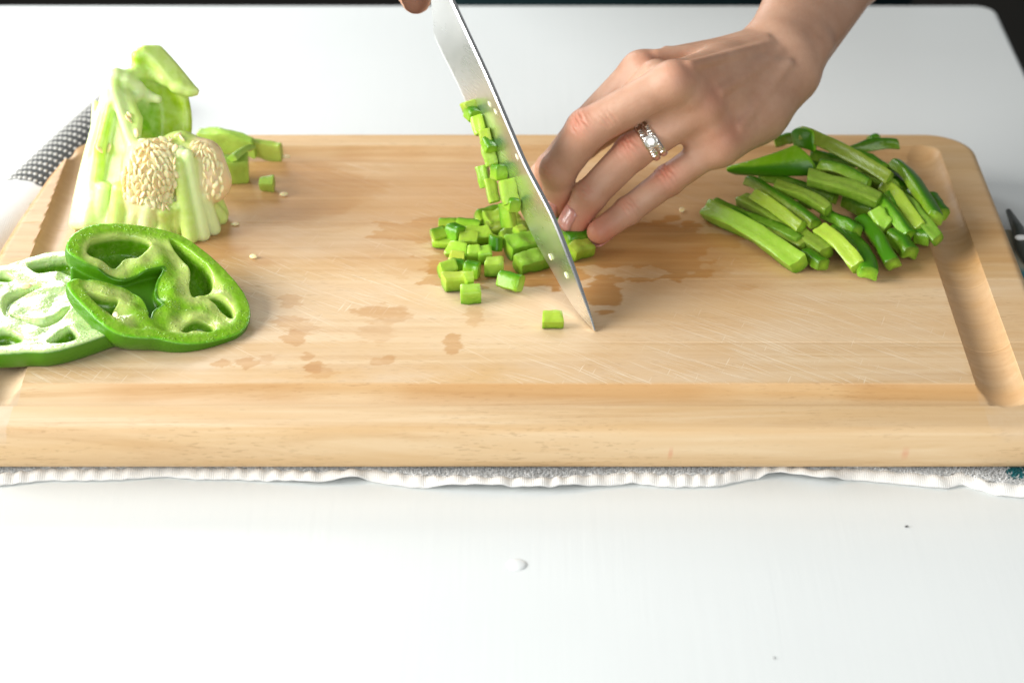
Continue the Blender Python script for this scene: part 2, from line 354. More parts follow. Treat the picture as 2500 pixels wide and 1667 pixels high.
# ------------------------------------------------------------------ cutting board
XL, XR, YF, YB, ZBOT = -252.0, 246.5, -80.5, 238.0, 6.0
GXL, GXR, GYF, GYB = (-235.0, -217.5), (205.7, 227.5), (-59.5, -39.0), (199.8, 221.2)
bd = empty('cutting_board', 'pale wooden cutting board with juice groove, lying on the towel', 'cutting board')
def corner_d(x, y):
    """distance inside the rounded outline"""
    R = np.where(x < 0, 30.0, 26.0); R = np.where(y < 0, 14.0, R)
    qx = np.abs(x - (XL + XR) / 2) - ((XR - XL) / 2 - R); qy = np.abs(y - (YF + YB) / 2) - ((YB - YF) / 2 - R)
    return R - np.hypot(np.maximum(qx, 0), np.maximum(qy, 0)) - np.minimum(np.maximum(qx, qy), 0)
_cd = corner_d
def corner_d(x, y): return np.minimum(_cd(x, y), (x - XL - left_inset(y)) * .93)
def left_inset(y): return np.interp(y, [60, 100, 130, 158, 182, 204, 220, 231, 238], [0, .6, 3.5, 7, 10, 14, 19, 27, 44])
def groove(u, a, b, depth):
    t = (u - (a + b) / 2) / ((b - a) / 2); return np.where(np.abs(t) < 1, -depth * np.clip(1 - t * t, 0, 1) ** .7, 0)
def groove_z(x, y):
    xc0, xc1, yc0, yc1 = sum(GXL) / 2, sum(GXR) / 2, sum(GYF) / 2, sum(GYB) / 2
    zz = np.zeros_like(x)
    for (ax, ay), (bx_, by_), hw, dep in (((xc0, yc0), (xc0, yc1), (GXL[1] - GXL[0]) / 2, 4.8), ((xc1, yc0), (xc1, yc1), (GXR[1] - GXR[0]) / 2, 5.2), ((xc0, yc0), (xc1, yc0), (GYF[1] - GYF[0]) / 2, 3.6), ((xc0, yc1), (xc1, yc1), (GYB[1] - GYB[0]) / 2, 3.8)):
        d = np.hypot(x - np.clip(x, min(ax, bx_), max(ax, bx_)), y - np.clip(y, min(ay, by_), max(ay, by_)))
        zz = np.minimum(zz, groove(d, -hw, hw, dep))
    return zz
def edge_axis(a, b, ends, hs, marks):
    p = set(np.round(np.arange(a + ends, b - ends, hs), 3)) | {round(m, 3) for m in marks}
    p |= set(np.round(a + ends * (1 - np.cos(np.linspace(0, math.pi / 2, 9))), 3)) | set(np.round(b - ends * (1 - np.cos(np.linspace(0, math.pi / 2, 9))), 3))
    p = sorted(p); out = [p[0]]
    for q in p[1:]:
        if q - out[-1] > .12 or q in (b,): out.append(q)
    return np.array(out)
joints = [-1.0, 62.5, 126.0, 189.0]
gm = [g + d for gg in (GXL, GXR) for g in gg for d in (0, .4, -.4)]; gy = [g + d for gg in (GYF, GYB) for g in gg for d in (0, .4, -.4)]
xs = edge_axis(XL, XR, 4.0, .9, gm); ys = edge_axis(YF, YB, 4.0, .8, gy + [j + d for j in joints for d in (0, .25, -.25)])
X, Y = np.meshgrid(xs, ys, indexing='ij')
# pull the outer columns in along the rounded corners, row by row
def half(y, R, yc, sgn): return np.where(sgn * (y - yc) > 0, R - np.sqrt(np.clip(R * R - (y - yc) ** 2, 0, None)), 0)
insR = np.maximum(half(Y, 26, YB - 26, 1), half(Y, 14, YF + 14, -1)); insL = np.maximum(left_inset(Y), half(Y, 14, YF + 14, -1))
tr = np.clip((X - (XR - 60)) / 60, 0, 1); tl = np.clip(((XL + 60) - X) / 60, 0, 1)
X = X - insR * tr ** 2 + insL * tl ** 2
D = np.clip(corner_d(X, Y), 0, None); r_e = 4.0
Z = ZB - np.where(D < r_e, r_e - np.sqrt(np.clip(r_e ** 2 - (r_e - D) ** 2, 0, None)), 0) * .8 + groove_z(X, Y)
for j in joints: Z -= .16 * np.exp(-((Y - j) / .3) ** 2)
Z += .10 * (fbm2(X, Y, 40, 3) - .5)
# stains that belong to the wood: damp patches left by the cut pepper
wet = np.zeros_like(X)
def damp(px, py, rx, ry, s=1.0, thr=.5, seed=0, feat=16, soft=.07):
    global wet
    c = spot(px, py); d = np.hypot((X - c[0]) / rx, (Y - c[1]) / ry); n = fbm2(X + seed * 37, Y * 1.7 + seed * 11, feat, seed)
    wet = np.maximum(wet, s * smooth01(-soft, soft, (1 - d) + (n - .5) * 1.5 - (thr - .5)))
damp(1580, 600, 46, 30, 1, .55, 1, 13, .04); damp(1470, 715, 10, 17, 1, .5, 2, 9); damp(1270, 640, 38, 26, 1, .5, 3, 12, .05); damp(1110, 650, 18, 26, .7, .6, 4, 8, .04); damp(1040, 560, 28, 14, .8, .6, 5, 10, .06)
damp(640, 470, 62, 46, .75, .5, 6, 30, .5); damp(420, 600, 45, 30, .7, .5, 16, 24, .3); damp(140, 470, 40, 80, .55, .45, 17, 24); damp(760, 540, 32, 14, .5, .6, 7); damp(1690, 640, 44, 16, .55, .6, 8); damp(1850, 560, 70, 40, .6, .5, 18, 30, .4); damp(2200, 560, 40, 50, .5, .5, 19, 30, .5); damp(1580, 590, 30, 20, .9, .5, 31, 20, .12); damp(1350, 520, 190, 62, .55, .5, 41, 50, .6); damp(1950, 500, 60, 70, .5, .5, 42, 40, .6); damp(1700, 620, 40, 14, .7, .5, 43, 10, .1)
for i, (a, b, cx, cy, s) in enumerate(((925, 763, 17, 6, .5), (960, 768, 12, 6, .35), (705, 735, 8, 6, .4), (715, 825, 8, 7, .55), (1108, 842, 7, 7, .6), (765, 900, 7, 5, .7), (785, 908, 11, 5, .4), (750, 870, 5, 3, .5), (920, 880, 5, 3, .4), (948, 878, 5, 3, .5), (540, 888, 7, 3, .6), (600, 886, 8, 5, .6), (920, 812, 12, 9, .22), (700, 783, 12, 4, .4), (1010, 640, 16, 6, .45), (1160, 770, 7, 8, .35), (985, 655, 12, 7, .3), (1815, 700, 8, 3, .45), (650, 880, 6, 4, .3), (740, 800, 10, 5, .3))): damp(a, b, cx * .62, cy * 1.25, s * 1.05, .5, 20 + i, 5, .05)
wet *= np.clip(.8 + .4 * fbm2(X, Y * 3, 20, 55), 0, 1)
wet = np.where(groove_z(X, Y) < -.3, np.maximum(wet * .8, .48 * smooth01(.25, .6, fbm2(X, Y * .4, 70, 9)) * np.where(Y < GYF[1], smooth01(-58, -43, Y), .8)), wet)
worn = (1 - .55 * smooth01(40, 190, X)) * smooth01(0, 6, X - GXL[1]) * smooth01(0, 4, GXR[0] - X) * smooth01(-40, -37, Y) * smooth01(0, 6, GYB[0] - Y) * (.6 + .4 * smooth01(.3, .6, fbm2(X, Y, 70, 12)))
endg = np.where((X > GXR[0]) & (X < GXR[1]) & (Y < GYB[0]), .35, 0) * smooth01(.3, .6, fbm2(X, Y, 12, 8)) + np.where((X > GXL[0]) & (X < GXL[1]), .7, 0)
tan_ = (.25 + .75 * smooth01(.3, .65, fbm2(X, Y * 2.2, 90, 61))) * smooth01(-40, 20, Y + 20) * (.35 + .65 * smooth01(-60, 120, X))
def perimeter(nx, ny):
    return [(i, 0) for i in range(nx)] + [(nx - 1, j) for j in range(1, ny)] + [(i, ny - 1) for i in range(nx - 2, -1, -1)] + [(0, j) for j in range(ny - 2, 0, -1)]
jb = [0] + [int(np.argmin(abs(ys - j))) for j in joints] + [len(ys) - 1]
tones = [.45, .95, .1, .75, .3]
cxm, cym = (XL + XR) / 2, (YF + YB) / 2
for k in range(5):
    a, b = jb[k], jb[k + 1]; nx, ny = len(xs), b - a + 1
    x, y, z = X[:, a:b + 1], Y[:, a:b + 1], Z[:, a:b + 1]
    v = np.stack([x, y, z], -1).reshape(-1, 3); I = np.arange(nx * ny).reshape(nx, ny)
    f = [np.stack([I[:-1, :-1], I[1:, :-1], I[1:, 1:], I[:-1, 1:]], -1).reshape(-1, 4)]
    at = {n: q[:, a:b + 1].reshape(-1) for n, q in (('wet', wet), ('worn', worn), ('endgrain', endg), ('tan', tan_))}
    per = perimeter(nx, ny); pi = np.array([I[p] for p in per]); P0 = v[pi]; rings = [pi]; base = len(v); L = len(pi)
    ex = np.where(np.array([p[0] for p in per]) == nx - 1, 1, np.where(np.array([p[0] for p in per]) == 0, -1, 0)); J = np.array([p[1] for p in per])
    ey = np.where((k == 0) & (J == 0), -1, np.where((k == 4) & (J == ny - 1), 1, 0)); nn = np.stack([ex, ey], 1).astype(float); nn /= np.maximum(np.linalg.norm(nn, axis=1), 1)[:, None]
    side = [(.9, 19), (1.1, 15), (.7, 11), (-.4, 8), (-2.5, 6.3), (-5, ZBOT)]
    allv = [v]
    for bul, zz in side:
        q = P0.copy(); q[:, :2] += nn * bul; q[:, 2] = zz; allv.append(q); rings.append(base + np.arange(L)); base += L
    v = np.concatenate(allv)
    for q0, q1 in zip(rings[:-1], rings[1:]): f.append(np.stack([q1, np.roll(q1, -1), np.roll(q0, -1), q0], 1))
    nA = len(v)
    for n in at: at[n] = np.concatenate([at[n], np.zeros(nA - len(at[n]))])
    at['endgrain'][nx * ny:] = np.tile(np.abs(ex) * .8, len(side)); at['tone'] = np.full(nA, tones[k])
    rd = np.zeros(nA)
    if k == 0:
        for px, py, rx, rz in ((2210, 1105, 2.2, 2.0), (1637, 1107, 1.3, 1.6)):
            c = upright(px, py, YF - .8); rd = np.maximum(rd, .35 * smooth01(1.0, .2, np.hypot((v[:, 0] - c[0]) / rx, (v[:, 2] - c[2]) / rz)))
    at['red'] = rd
    # bottom
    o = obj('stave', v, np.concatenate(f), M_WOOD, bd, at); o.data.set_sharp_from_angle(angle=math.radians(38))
    # bottom cap closes the stave
    bm_v = v[rings[-1]]; obj_me = o.data

# ------------------------------------------------------------------ kitchen towel
WHITE, GREY, TEAL, BLACKC, OLIVE_SHADE = (.86, .85, .82), (.78, .78, .77), (.01, .19, .21), (.012, .016, .016), (.34, .33, .235)
tw = empty('kitchen_towel', 'white terry towel with black and teal bands spread under the cutting board', 'towel')
hx = np.array([-150, 0, 115, 200, 290, 402, 480, 574, 680, 765, 900, 1012, 1172, 1325, 1478, 1546, 1640, 1750, 1820, 1890, 2011, 2085, 2186, 2308, 2350, 2430, 2500, 2640])
hy = np.array([1190, 1185, 1172, 1173, 1171, 1163, 1170, 1170, 1176, 1182, 1175, 1190, 1196, 1199, 1188, 1182, 1189, 1187, 1172, 1163, 1180, 1171, 1180, 1192, 1183, 1208, 1214, 1220])
hem = np.array([spot(a, b, -ZB + 1.0)[:2] for a, b in zip(hx, hy)])
hX = np.arange(-285, 272, .8); hY = np.interp(hX, hem[:, 0], hem[:, 1]); ker = np.exp(-np.linspace(-2, 2, 9) ** 2); hY = np.convolve(np.pad(hY, 4, 'edge'), ker / ker.sum(), 'valid')
ph = np.cumsum(.8 / (5.0 + 7.5 * fbm2(hX, hX * 0, 19, 5))) * 2 * math.pi; rip = .5 + .5 * np.sin(ph) * np.clip(.25 + 1.5 * (fbm2(hX, hX * 0 + 9, 16, 6) - .2), .1, 1)
lift = 3.0 * smooth01(.52, .75, fbm2(hX, hX * 0, 45, 17))
nv_ = 14; hv = []; 
for j in range(nv_):
    s = j / (nv_ - 1)                       # 0 front lip .. 1 seam
    bulge = math.sin(math.pi * min(1, s * .92 + .04))
    z = .5 + lift * (1 - s) + (.9 + 2.2 * rip) * bulge ** .8 + s * (2.2 - 1.0 * rip)
    hv.append(np.stack([hX + .8 * np.sin(ph * .5) * s, hY + s * 8.0 + .6 * np.sin(ph) * s, z], 1))
under = hv[0].copy(); under[:, 1] += 3; under[:, 2] = np.maximum(.25, under[:, 2] - .9); hv.insert(0, under)
V = np.stack(hv); n0, n1 = V.shape[:2]; I = np.arange(n0 * n1).reshape(n0, n1)
F = np.stack([I[:-1, :-1], I[:-1, 1:], I[1:, 1:], I[1:, :-1]], -1).reshape(-1, 4)
obj('hem', V.reshape(-1, 3), F, M_CLOTH, tw, {'tint': np.tile(WHITE, (n0 * n1, 1))})
# flat cloth behind the hem, running under the board
cy_ = np.concatenate([np.arange(0, 14, 1.0), np.linspace(14, 250, 40)]); 
cv = []
for j, s in enumerate(cy_):
    yy = hY + 7.4 + s * (1.0 if s < 14 else (165 - hY - 7.4) / 250); z = 2.0 + 1.2 * fbm2(hX, hX * 0 + s * 1.0, 8, 31) + .8 * fbm2(hX, hX * 0 + s, 2.2, 32)
    z = np.where(yy > YF - 1, np.minimum(z, 4.6), z); cv.append(np.stack([hX, yy, z], 1))
V = np.stack(cv); n0, n1 = V.shape[:2]; I = np.arange(n0 * n1).reshape(n0, n1); F = np.stack([I[:-1, :-1], I[:-1, 1:], I[1:, 1:], I[1:, :-1]], -1).reshape(-1, 4)
V = V.reshape(-1, 3)
def towel_tint(x, y):
    c = np.tile(GREY, (len(x), 1)).astype(float)
    m = ((x > 216) & (y > -84 - .02 * (x - 216)) & (y < 40)); c[m] = TEAL
    c[(x > 240) & (y > 118)] = OLIVE_SHADE; c[(x > 240) & (y <= 118) & (y > 96)] = TEAL; c[(x > 240) & (y <= 96) & (y > 40)] = BLACKC  # olive is shade on the white cloth, put into its colour
    return c
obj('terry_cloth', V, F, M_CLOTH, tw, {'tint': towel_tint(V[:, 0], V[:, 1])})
lv = MB()
for i in range(5200):
    x = rng.uniform(-280, 268); y0 = np.interp(x, hX, hY) + 7.0; y = y0 + rng.uniform(0, 1) * max(2.5, -73 - y0) ; z = 3.4
    a = rng.uniform(-.9, .9); L = rng.uniform(1.3, 2.6); hgt = rng.uniform(.8, 2.2); d = np.array([math.cos(a), math.sin(a), 0])
    p = [np.array([x, y, z]) + d * L * math.sin(t) * .9 + np.array([0, 0, hgt * (1 - math.cos(t)) * .5 - .3]) for t in np.linspace(-1.9, 1.9, 6)]
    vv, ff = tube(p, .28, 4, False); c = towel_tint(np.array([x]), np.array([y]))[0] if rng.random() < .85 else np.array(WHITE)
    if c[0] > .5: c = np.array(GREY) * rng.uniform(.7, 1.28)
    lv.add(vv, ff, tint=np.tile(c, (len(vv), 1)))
o = lv.build('terry_loop', M_CLOTH, tw); o['kind'] = 'stuff'
# flap bunched up along the board's left edge: white roll, then the black knit band with white dots
def roll_pt(s, a):
    """s along the roll (0 far end .. 1 near), a around the top 0 (outside, table) .. 1 (tucked under the board)"""
    ctr = np.array([-214, 338.0]) * (1 - s) + np.array([-293, 58.0]) * s
    ax = nrm(np.array([-62, -235.0])); nr = np.array([ax[1], -ax[0]])    # points to the left / outside
    wd = 23 - 5 * (1 - s); hgt = 19 + 1.0 * math.sin(9 * s) ; th = math.pi * a
    e = (1.0 - .25 * smooth01(.03, 0, s)) * math.sqrt(max(.0, 1 - max(0., (s - .95) / .05) ** 2)) * math.sqrt(max(.05, 1 - max(0., (.015 - s) / .015) ** 2))
    return np.array([*(ctr + nr * wd * math.cos(th) * e), .4 + hgt * e * max(0, math.sin(th)) ** .75])
ns, na = 150, 26
V = np.array([[roll_pt(s, a) for a in np.linspace(0, 1, na)] for s in np.linspace(0, 1, ns)]); I = np.arange(ns * na).reshape(ns, na); F = np.stack([I[:-1, :-1], I[1:, :-1], I[1:, 1:], I[:-1, 1:]], -1).reshape(-1, 4)
S = np.repeat(np.linspace(0, 1, ns), na); A = np.tile(np.linspace(0, 1, na), ns)
BAND0, BAND1 = .02, .52
skew = S - .05 * (A - .5)
tint = np.tile(np.array((.82, .815, .80)), (ns * na, 1)); tint[(skew > BAND0) & (skew < BAND1)] = BLACKC; tint[(A > .70) & (S < .60) & (S > .1)] = (.16, .36, .03)
Vn = V.reshape(-1, 3); obj('fold', Vn, F, M_CLOTH, tw, {'tint': tint}); 
kb = MB()
for i in range(23):
    s0 = BAND0 + .012 + (BAND1 - BAND0 - .02) * i / 22
    for j in range(13):
        a = .05 + .62 * j / 12; s = s0 + .05 * (a - .5); s = min(max(s, 0.001), .999)
        p = roll_pt(s, a); e = roll_pt(min(1, s + .004), a) - p; gft = roll_pt(s, min(1, a + .02)) - p; nz = nrm(np.cross(e, gft)); nz = nz if nz[2] > 0 else -nz
        R = np.stack([nrm(gft), np.cross(nz, nrm(gft)), nz], 1); big = 1.0 - .55 * (a > .48) * (a - .48) / .25
        vv, ff = ellipsoid(p + nz * .2, np.array([1.35, 1.25, .8]) * max(.35, big), R, 8, 4); kb.add(vv, ff, tint=np.tile(np.array((.74, .73, .70)), (len(vv), 1)))
o = kb.build('knit_bead', M_CLOTH, tw); o['kind'] = 'stuff'
# right-hand corner of the towel on the table: black piped edge with a white stitch
pt = [spot(2462, 515, -ZB + 6), spot(2485, 560, -ZB + 7), spot(2496, 600, -ZB + 7), spot(2520, 640, -ZB + 5)]
v, f = tube(pt, [1.5, 3.4, 4, 4], 12, True, .8); obj('piping', v, f, mat_plain('grey_green_trim', (.05, .06, .05), .35), tw)
v, f = ellipsoid(spot(2492, 580, -ZB + 11), (3.2, 2, 1.5), np.eye(3), 12, 8); obj('stitch', v, f, M_CLOTH, tw, {'tint': np.tile(WHITE, (len(v), 1))})

# ------------------------------------------------------------------ knife
T0 = spot(1452, 809, .3); H0 = spot(1063, 96, 80); KN = nrm(np.cross(H0 - T0, (0, 0, 1)));
if KN[0] > 0: KN = -KN                                            # blade face that looks to the left
bl = lambda px, py: on_plane(px, py, T0, KN)
def curve(pts, n):
    p = np.array([bl(*q) for q in pts]); d = np.r_[0, np.cumsum(np.linalg.norm(np.diff(p, axis=0), axis=1))]; d /= d[-1]; t = np.linspace(0, 1, n)
    q = np.stack([np.interp(t, d, p[:, i]) for i in range(3)], 1)
    for _ in range(6): q[1:-1] = .25 * q[:-2] + .5 * q[1:-1] + .25 * q[2:]
    return q
kn = empty('knife', 'steel chef\'s knife with its tip on the board, cutting the pepper', 'knife', loc=tuple(T0 * MM))
nK = 60
SP = curve([(1452, 806), (1437, 752), (1426, 723), (1393, 633), (1351, 526), (1283, 400), (1194, 190), (1105, 0), (1062, -92), (1046, -126)], nK)
ED = curve([(1452, 809), (1432, 789), (1407, 760), (1376, 714), (1351, 667), (1309, 596), (1281, 535), (1235, 445), (1185, 352), (1151, 288), (1124, 220), (1084, 144), (1063, 96)], nK)
v = []; f = []
sect = [(0, .28), (0, -.5), (.02, -.6), (.93, -.28), (.935, -.25), (1, 0), (.935, .25), (.93, .28), (.02, .6)]
for i in range(nK):
    wd = np.linalg.norm(SP[i] - ED[i]); th = 2.1 * min(1, .25 + wd / 30)
    for s, q in sect: v.append(SP[i] * (1 - s) + ED[i] * s + KN * q * th)
m = len(sect)
for i in range(nK - 1):
    for k in range(m): f.append((i * m + k, i * m + (k + 1) % m, (i + 1) * m + (k + 1) % m, (i + 1) * m + k))
f.append(tuple(range(m))); f.append(tuple((nK - 1) * m + k for k in range(m))[::-1])
o = obj('blade', v, f, M_STEEL, kn, origin=T0); o.data.set_sharp_from_angle(angle=math.radians(9))
kdir = nrm(SP[-1] - SP[20]); kdn = nrm(np.cross(KN, kdir)); kdn = kdn if kdn[2] < 0 else -kdn
b0 = SP[-1] + kdn * 9 - kdir * 4
v, f = tube([b0, b0 + kdir * 6, b0 + kdir * 20], [9.5, 9.5, 9], 20, True, .62, KN); obj('bolster', v, f, M_STEEL, kn, origin=T0)
hp = [b0 + kdir * s + kdn * (3 * math.sin(s / 35) ) for s in np.linspace(20, 132, 14)]
v, f = tube(hp, [9.5, 10.5, 11, 11.5, 12, 12, 12, 11.5, 11.5, 12, 12.5, 13, 13, 10], 20, True, .72, KN); obj('handle', v, f, M_BLACK, kn, origin=T0)
for s in (38, 72, 106):
    c = b0 + kdir * s + kdn * 3 * math.sin(s / 35); v, f = tube([c - KN * 9.2, c + KN * 9.2], 3, 14); obj('rivet', v, f, M_SILVER, kn, origin=T0)

# ------------------------------------------------------------------ pepper pieces
SKINC, FLESH, PALE, MIDG = np.array((.052, .20, .004)), np.array((.20, .45, .008)), np.array((.47, .66, .07)), np.array((.09, .27, .002))
def bar(A, B, wd, th, roll=0., bend=(0, 0, 0), taper=(1, 1), pale=.5, nseg=10, lab=None, name='pepper_strip', cat='pepper strip', group=None, skinside=1, rough=.35, cut=(0, 0)):
    A = np.asarray(A, float); B = np.asarray(B, float); L = np.linalg.norm(B - A); bend = np.asarray(bend, float)
    ts = np.concatenate([[0, .6 / L, 1.4 / L], np.linspace(0, 1, nseg)[1:-1] if L > 8 else [.5], [1 - 1.4 / L, 1 - .6 / L, 1]])
    ts = np.unique(np.clip(ts, 0, 1)); N = len(ts); n = 20
    T = nrm(B - A); side = nrm(np.cross(T, (0, 0, 1)) if abs(T[2]) < .95 else np.cross(T, (1, 0, 0))); upv = np.cross(side, T)
    c, s = math.cos(roll), math.sin(roll); U = side * c + upv * s; Vv = -side * s + upv * c
    r = np.random.default_rng(int(abs(A[0] * 13 + A[1] * 7 + B[0] * 3)) + 1)
    ph = r.uniform(0, 6, 6); vary = np.array((r.uniform(.8, 1.1), r.uniform(.86, 1.05), 1)) * (r.uniform(.5, .85) if name == 'pepper_strip' else .92); v = []; tint = []; sk = []
    for i, t in enumerate(ts):
        e = min(t, 1 - t) * L; sc_ = (1 - .06 * max(0, 1 - e / 1.0) ** 2) * (taper[0] * (1 - t) + taper[1] * t)
        ctr = A * (1 - t) + B * t + bend * 4 * t * (1 - t) + (U * math.sin(ph[3] + 5.5 * t) * .07 * wd + Vv * math.sin(ph[4] + 6.5 * t) * .06 * th) * min(1, L / 25)
        for k in range(n):
            a = 2 * math.pi * k / n; ca, sa = math.cos(a), math.sin(a); p = 13.0 if L < 20 else 9.0
            g = (abs(ca) ** p + abs(sa) ** p) ** (-1 / p); u = ca * g; q = sa * g
            wk = .45 if L < 16 else .8; wob = 1 + wk * (.07 * math.sin(ph[0] + 8 * t + 2 * a) + .05 * math.sin(ph[1] + 13 * t + 3 * a) + .03 * math.sin(ph[5] + 31 * t + a))
            uu = u * wd / 2 * sc_ * wob; vv = q * th / 2 * sc_ * wob
            if q * skinside > 0: vv += skinside * th * .10 * (1 - u * u)      # outer skin stays convex
            else: vv += skinside * th * (.05 if L < 16 else .12) * (1 - u * u) * (1 + .6 * math.sin(ph[2] + 12 * t))   # inner face hollow
            sh = cut[0] * (1 - t) + cut[1] * t
            v.append(ctr + U * uu + Vv * vv + T * sh * u * wd / 2)
            h = q * skinside * .5 + .5; skn = float(smooth01(.84 if L < 16 else .88, .95, h)) * (1 if 0 < i < N - 1 else .0)
            fl = FLESH * (1 - pale * .6) + PALE * pale * .6; g1 = smooth01(.45, .0, h + .06 * math.sin(ph[3] + 23 * t)) * (.35 + .5 * pale); fl = fl * (1 - g1) + PALE * g1
            g2 = .75 * smooth01(.5, .95, h + .05 * math.sin(ph[4] + 15 * t)); fl = (fl * (1 - g2) + MIDG * g2) * vary
            if name == 'pepper_offcut': fl = fl * .45 + np.array((.40, .52, .13)) * .55
            tint.append(fl * (1 - skn) + (np.array((.22, .36, .03)) if name == 'pepper_offcut' else SKINC) * skn); sk.append(skn)
    f = []
    for i in range(N - 1):
        for k in range(n): f.append((i * n + k, i * n + (k + 1) % n, (i + 1) * n + (k + 1) % n, (i + 1) * n + k))
    for b, fl_ in ((0, True), (N - 1, False)):
        ring = [b * n + k for k in range(n)]; c0 = len(v); cc = np.mean([v[q] for q in ring], axis=0); v.append(cc + (T * (-.25 if fl_ else .25))); tint.append(FLESH * .6 + PALE * .4); sk.append(0)
        for k in range(n): f.append((c0, ring[(k + 1) % n], ring[k]) if fl_ else (c0, ring[k], ring[(k + 1) % n]))
    org = (A + B) / 2
    o = obj(name, v, f, M_PEP, None, {'tint': np.array(tint), 'skin': np.array(sk)}, True, org); o.data.set_sharp_from_angle(angle=math.radians(50))
    return tag(o, lab, cat, group)

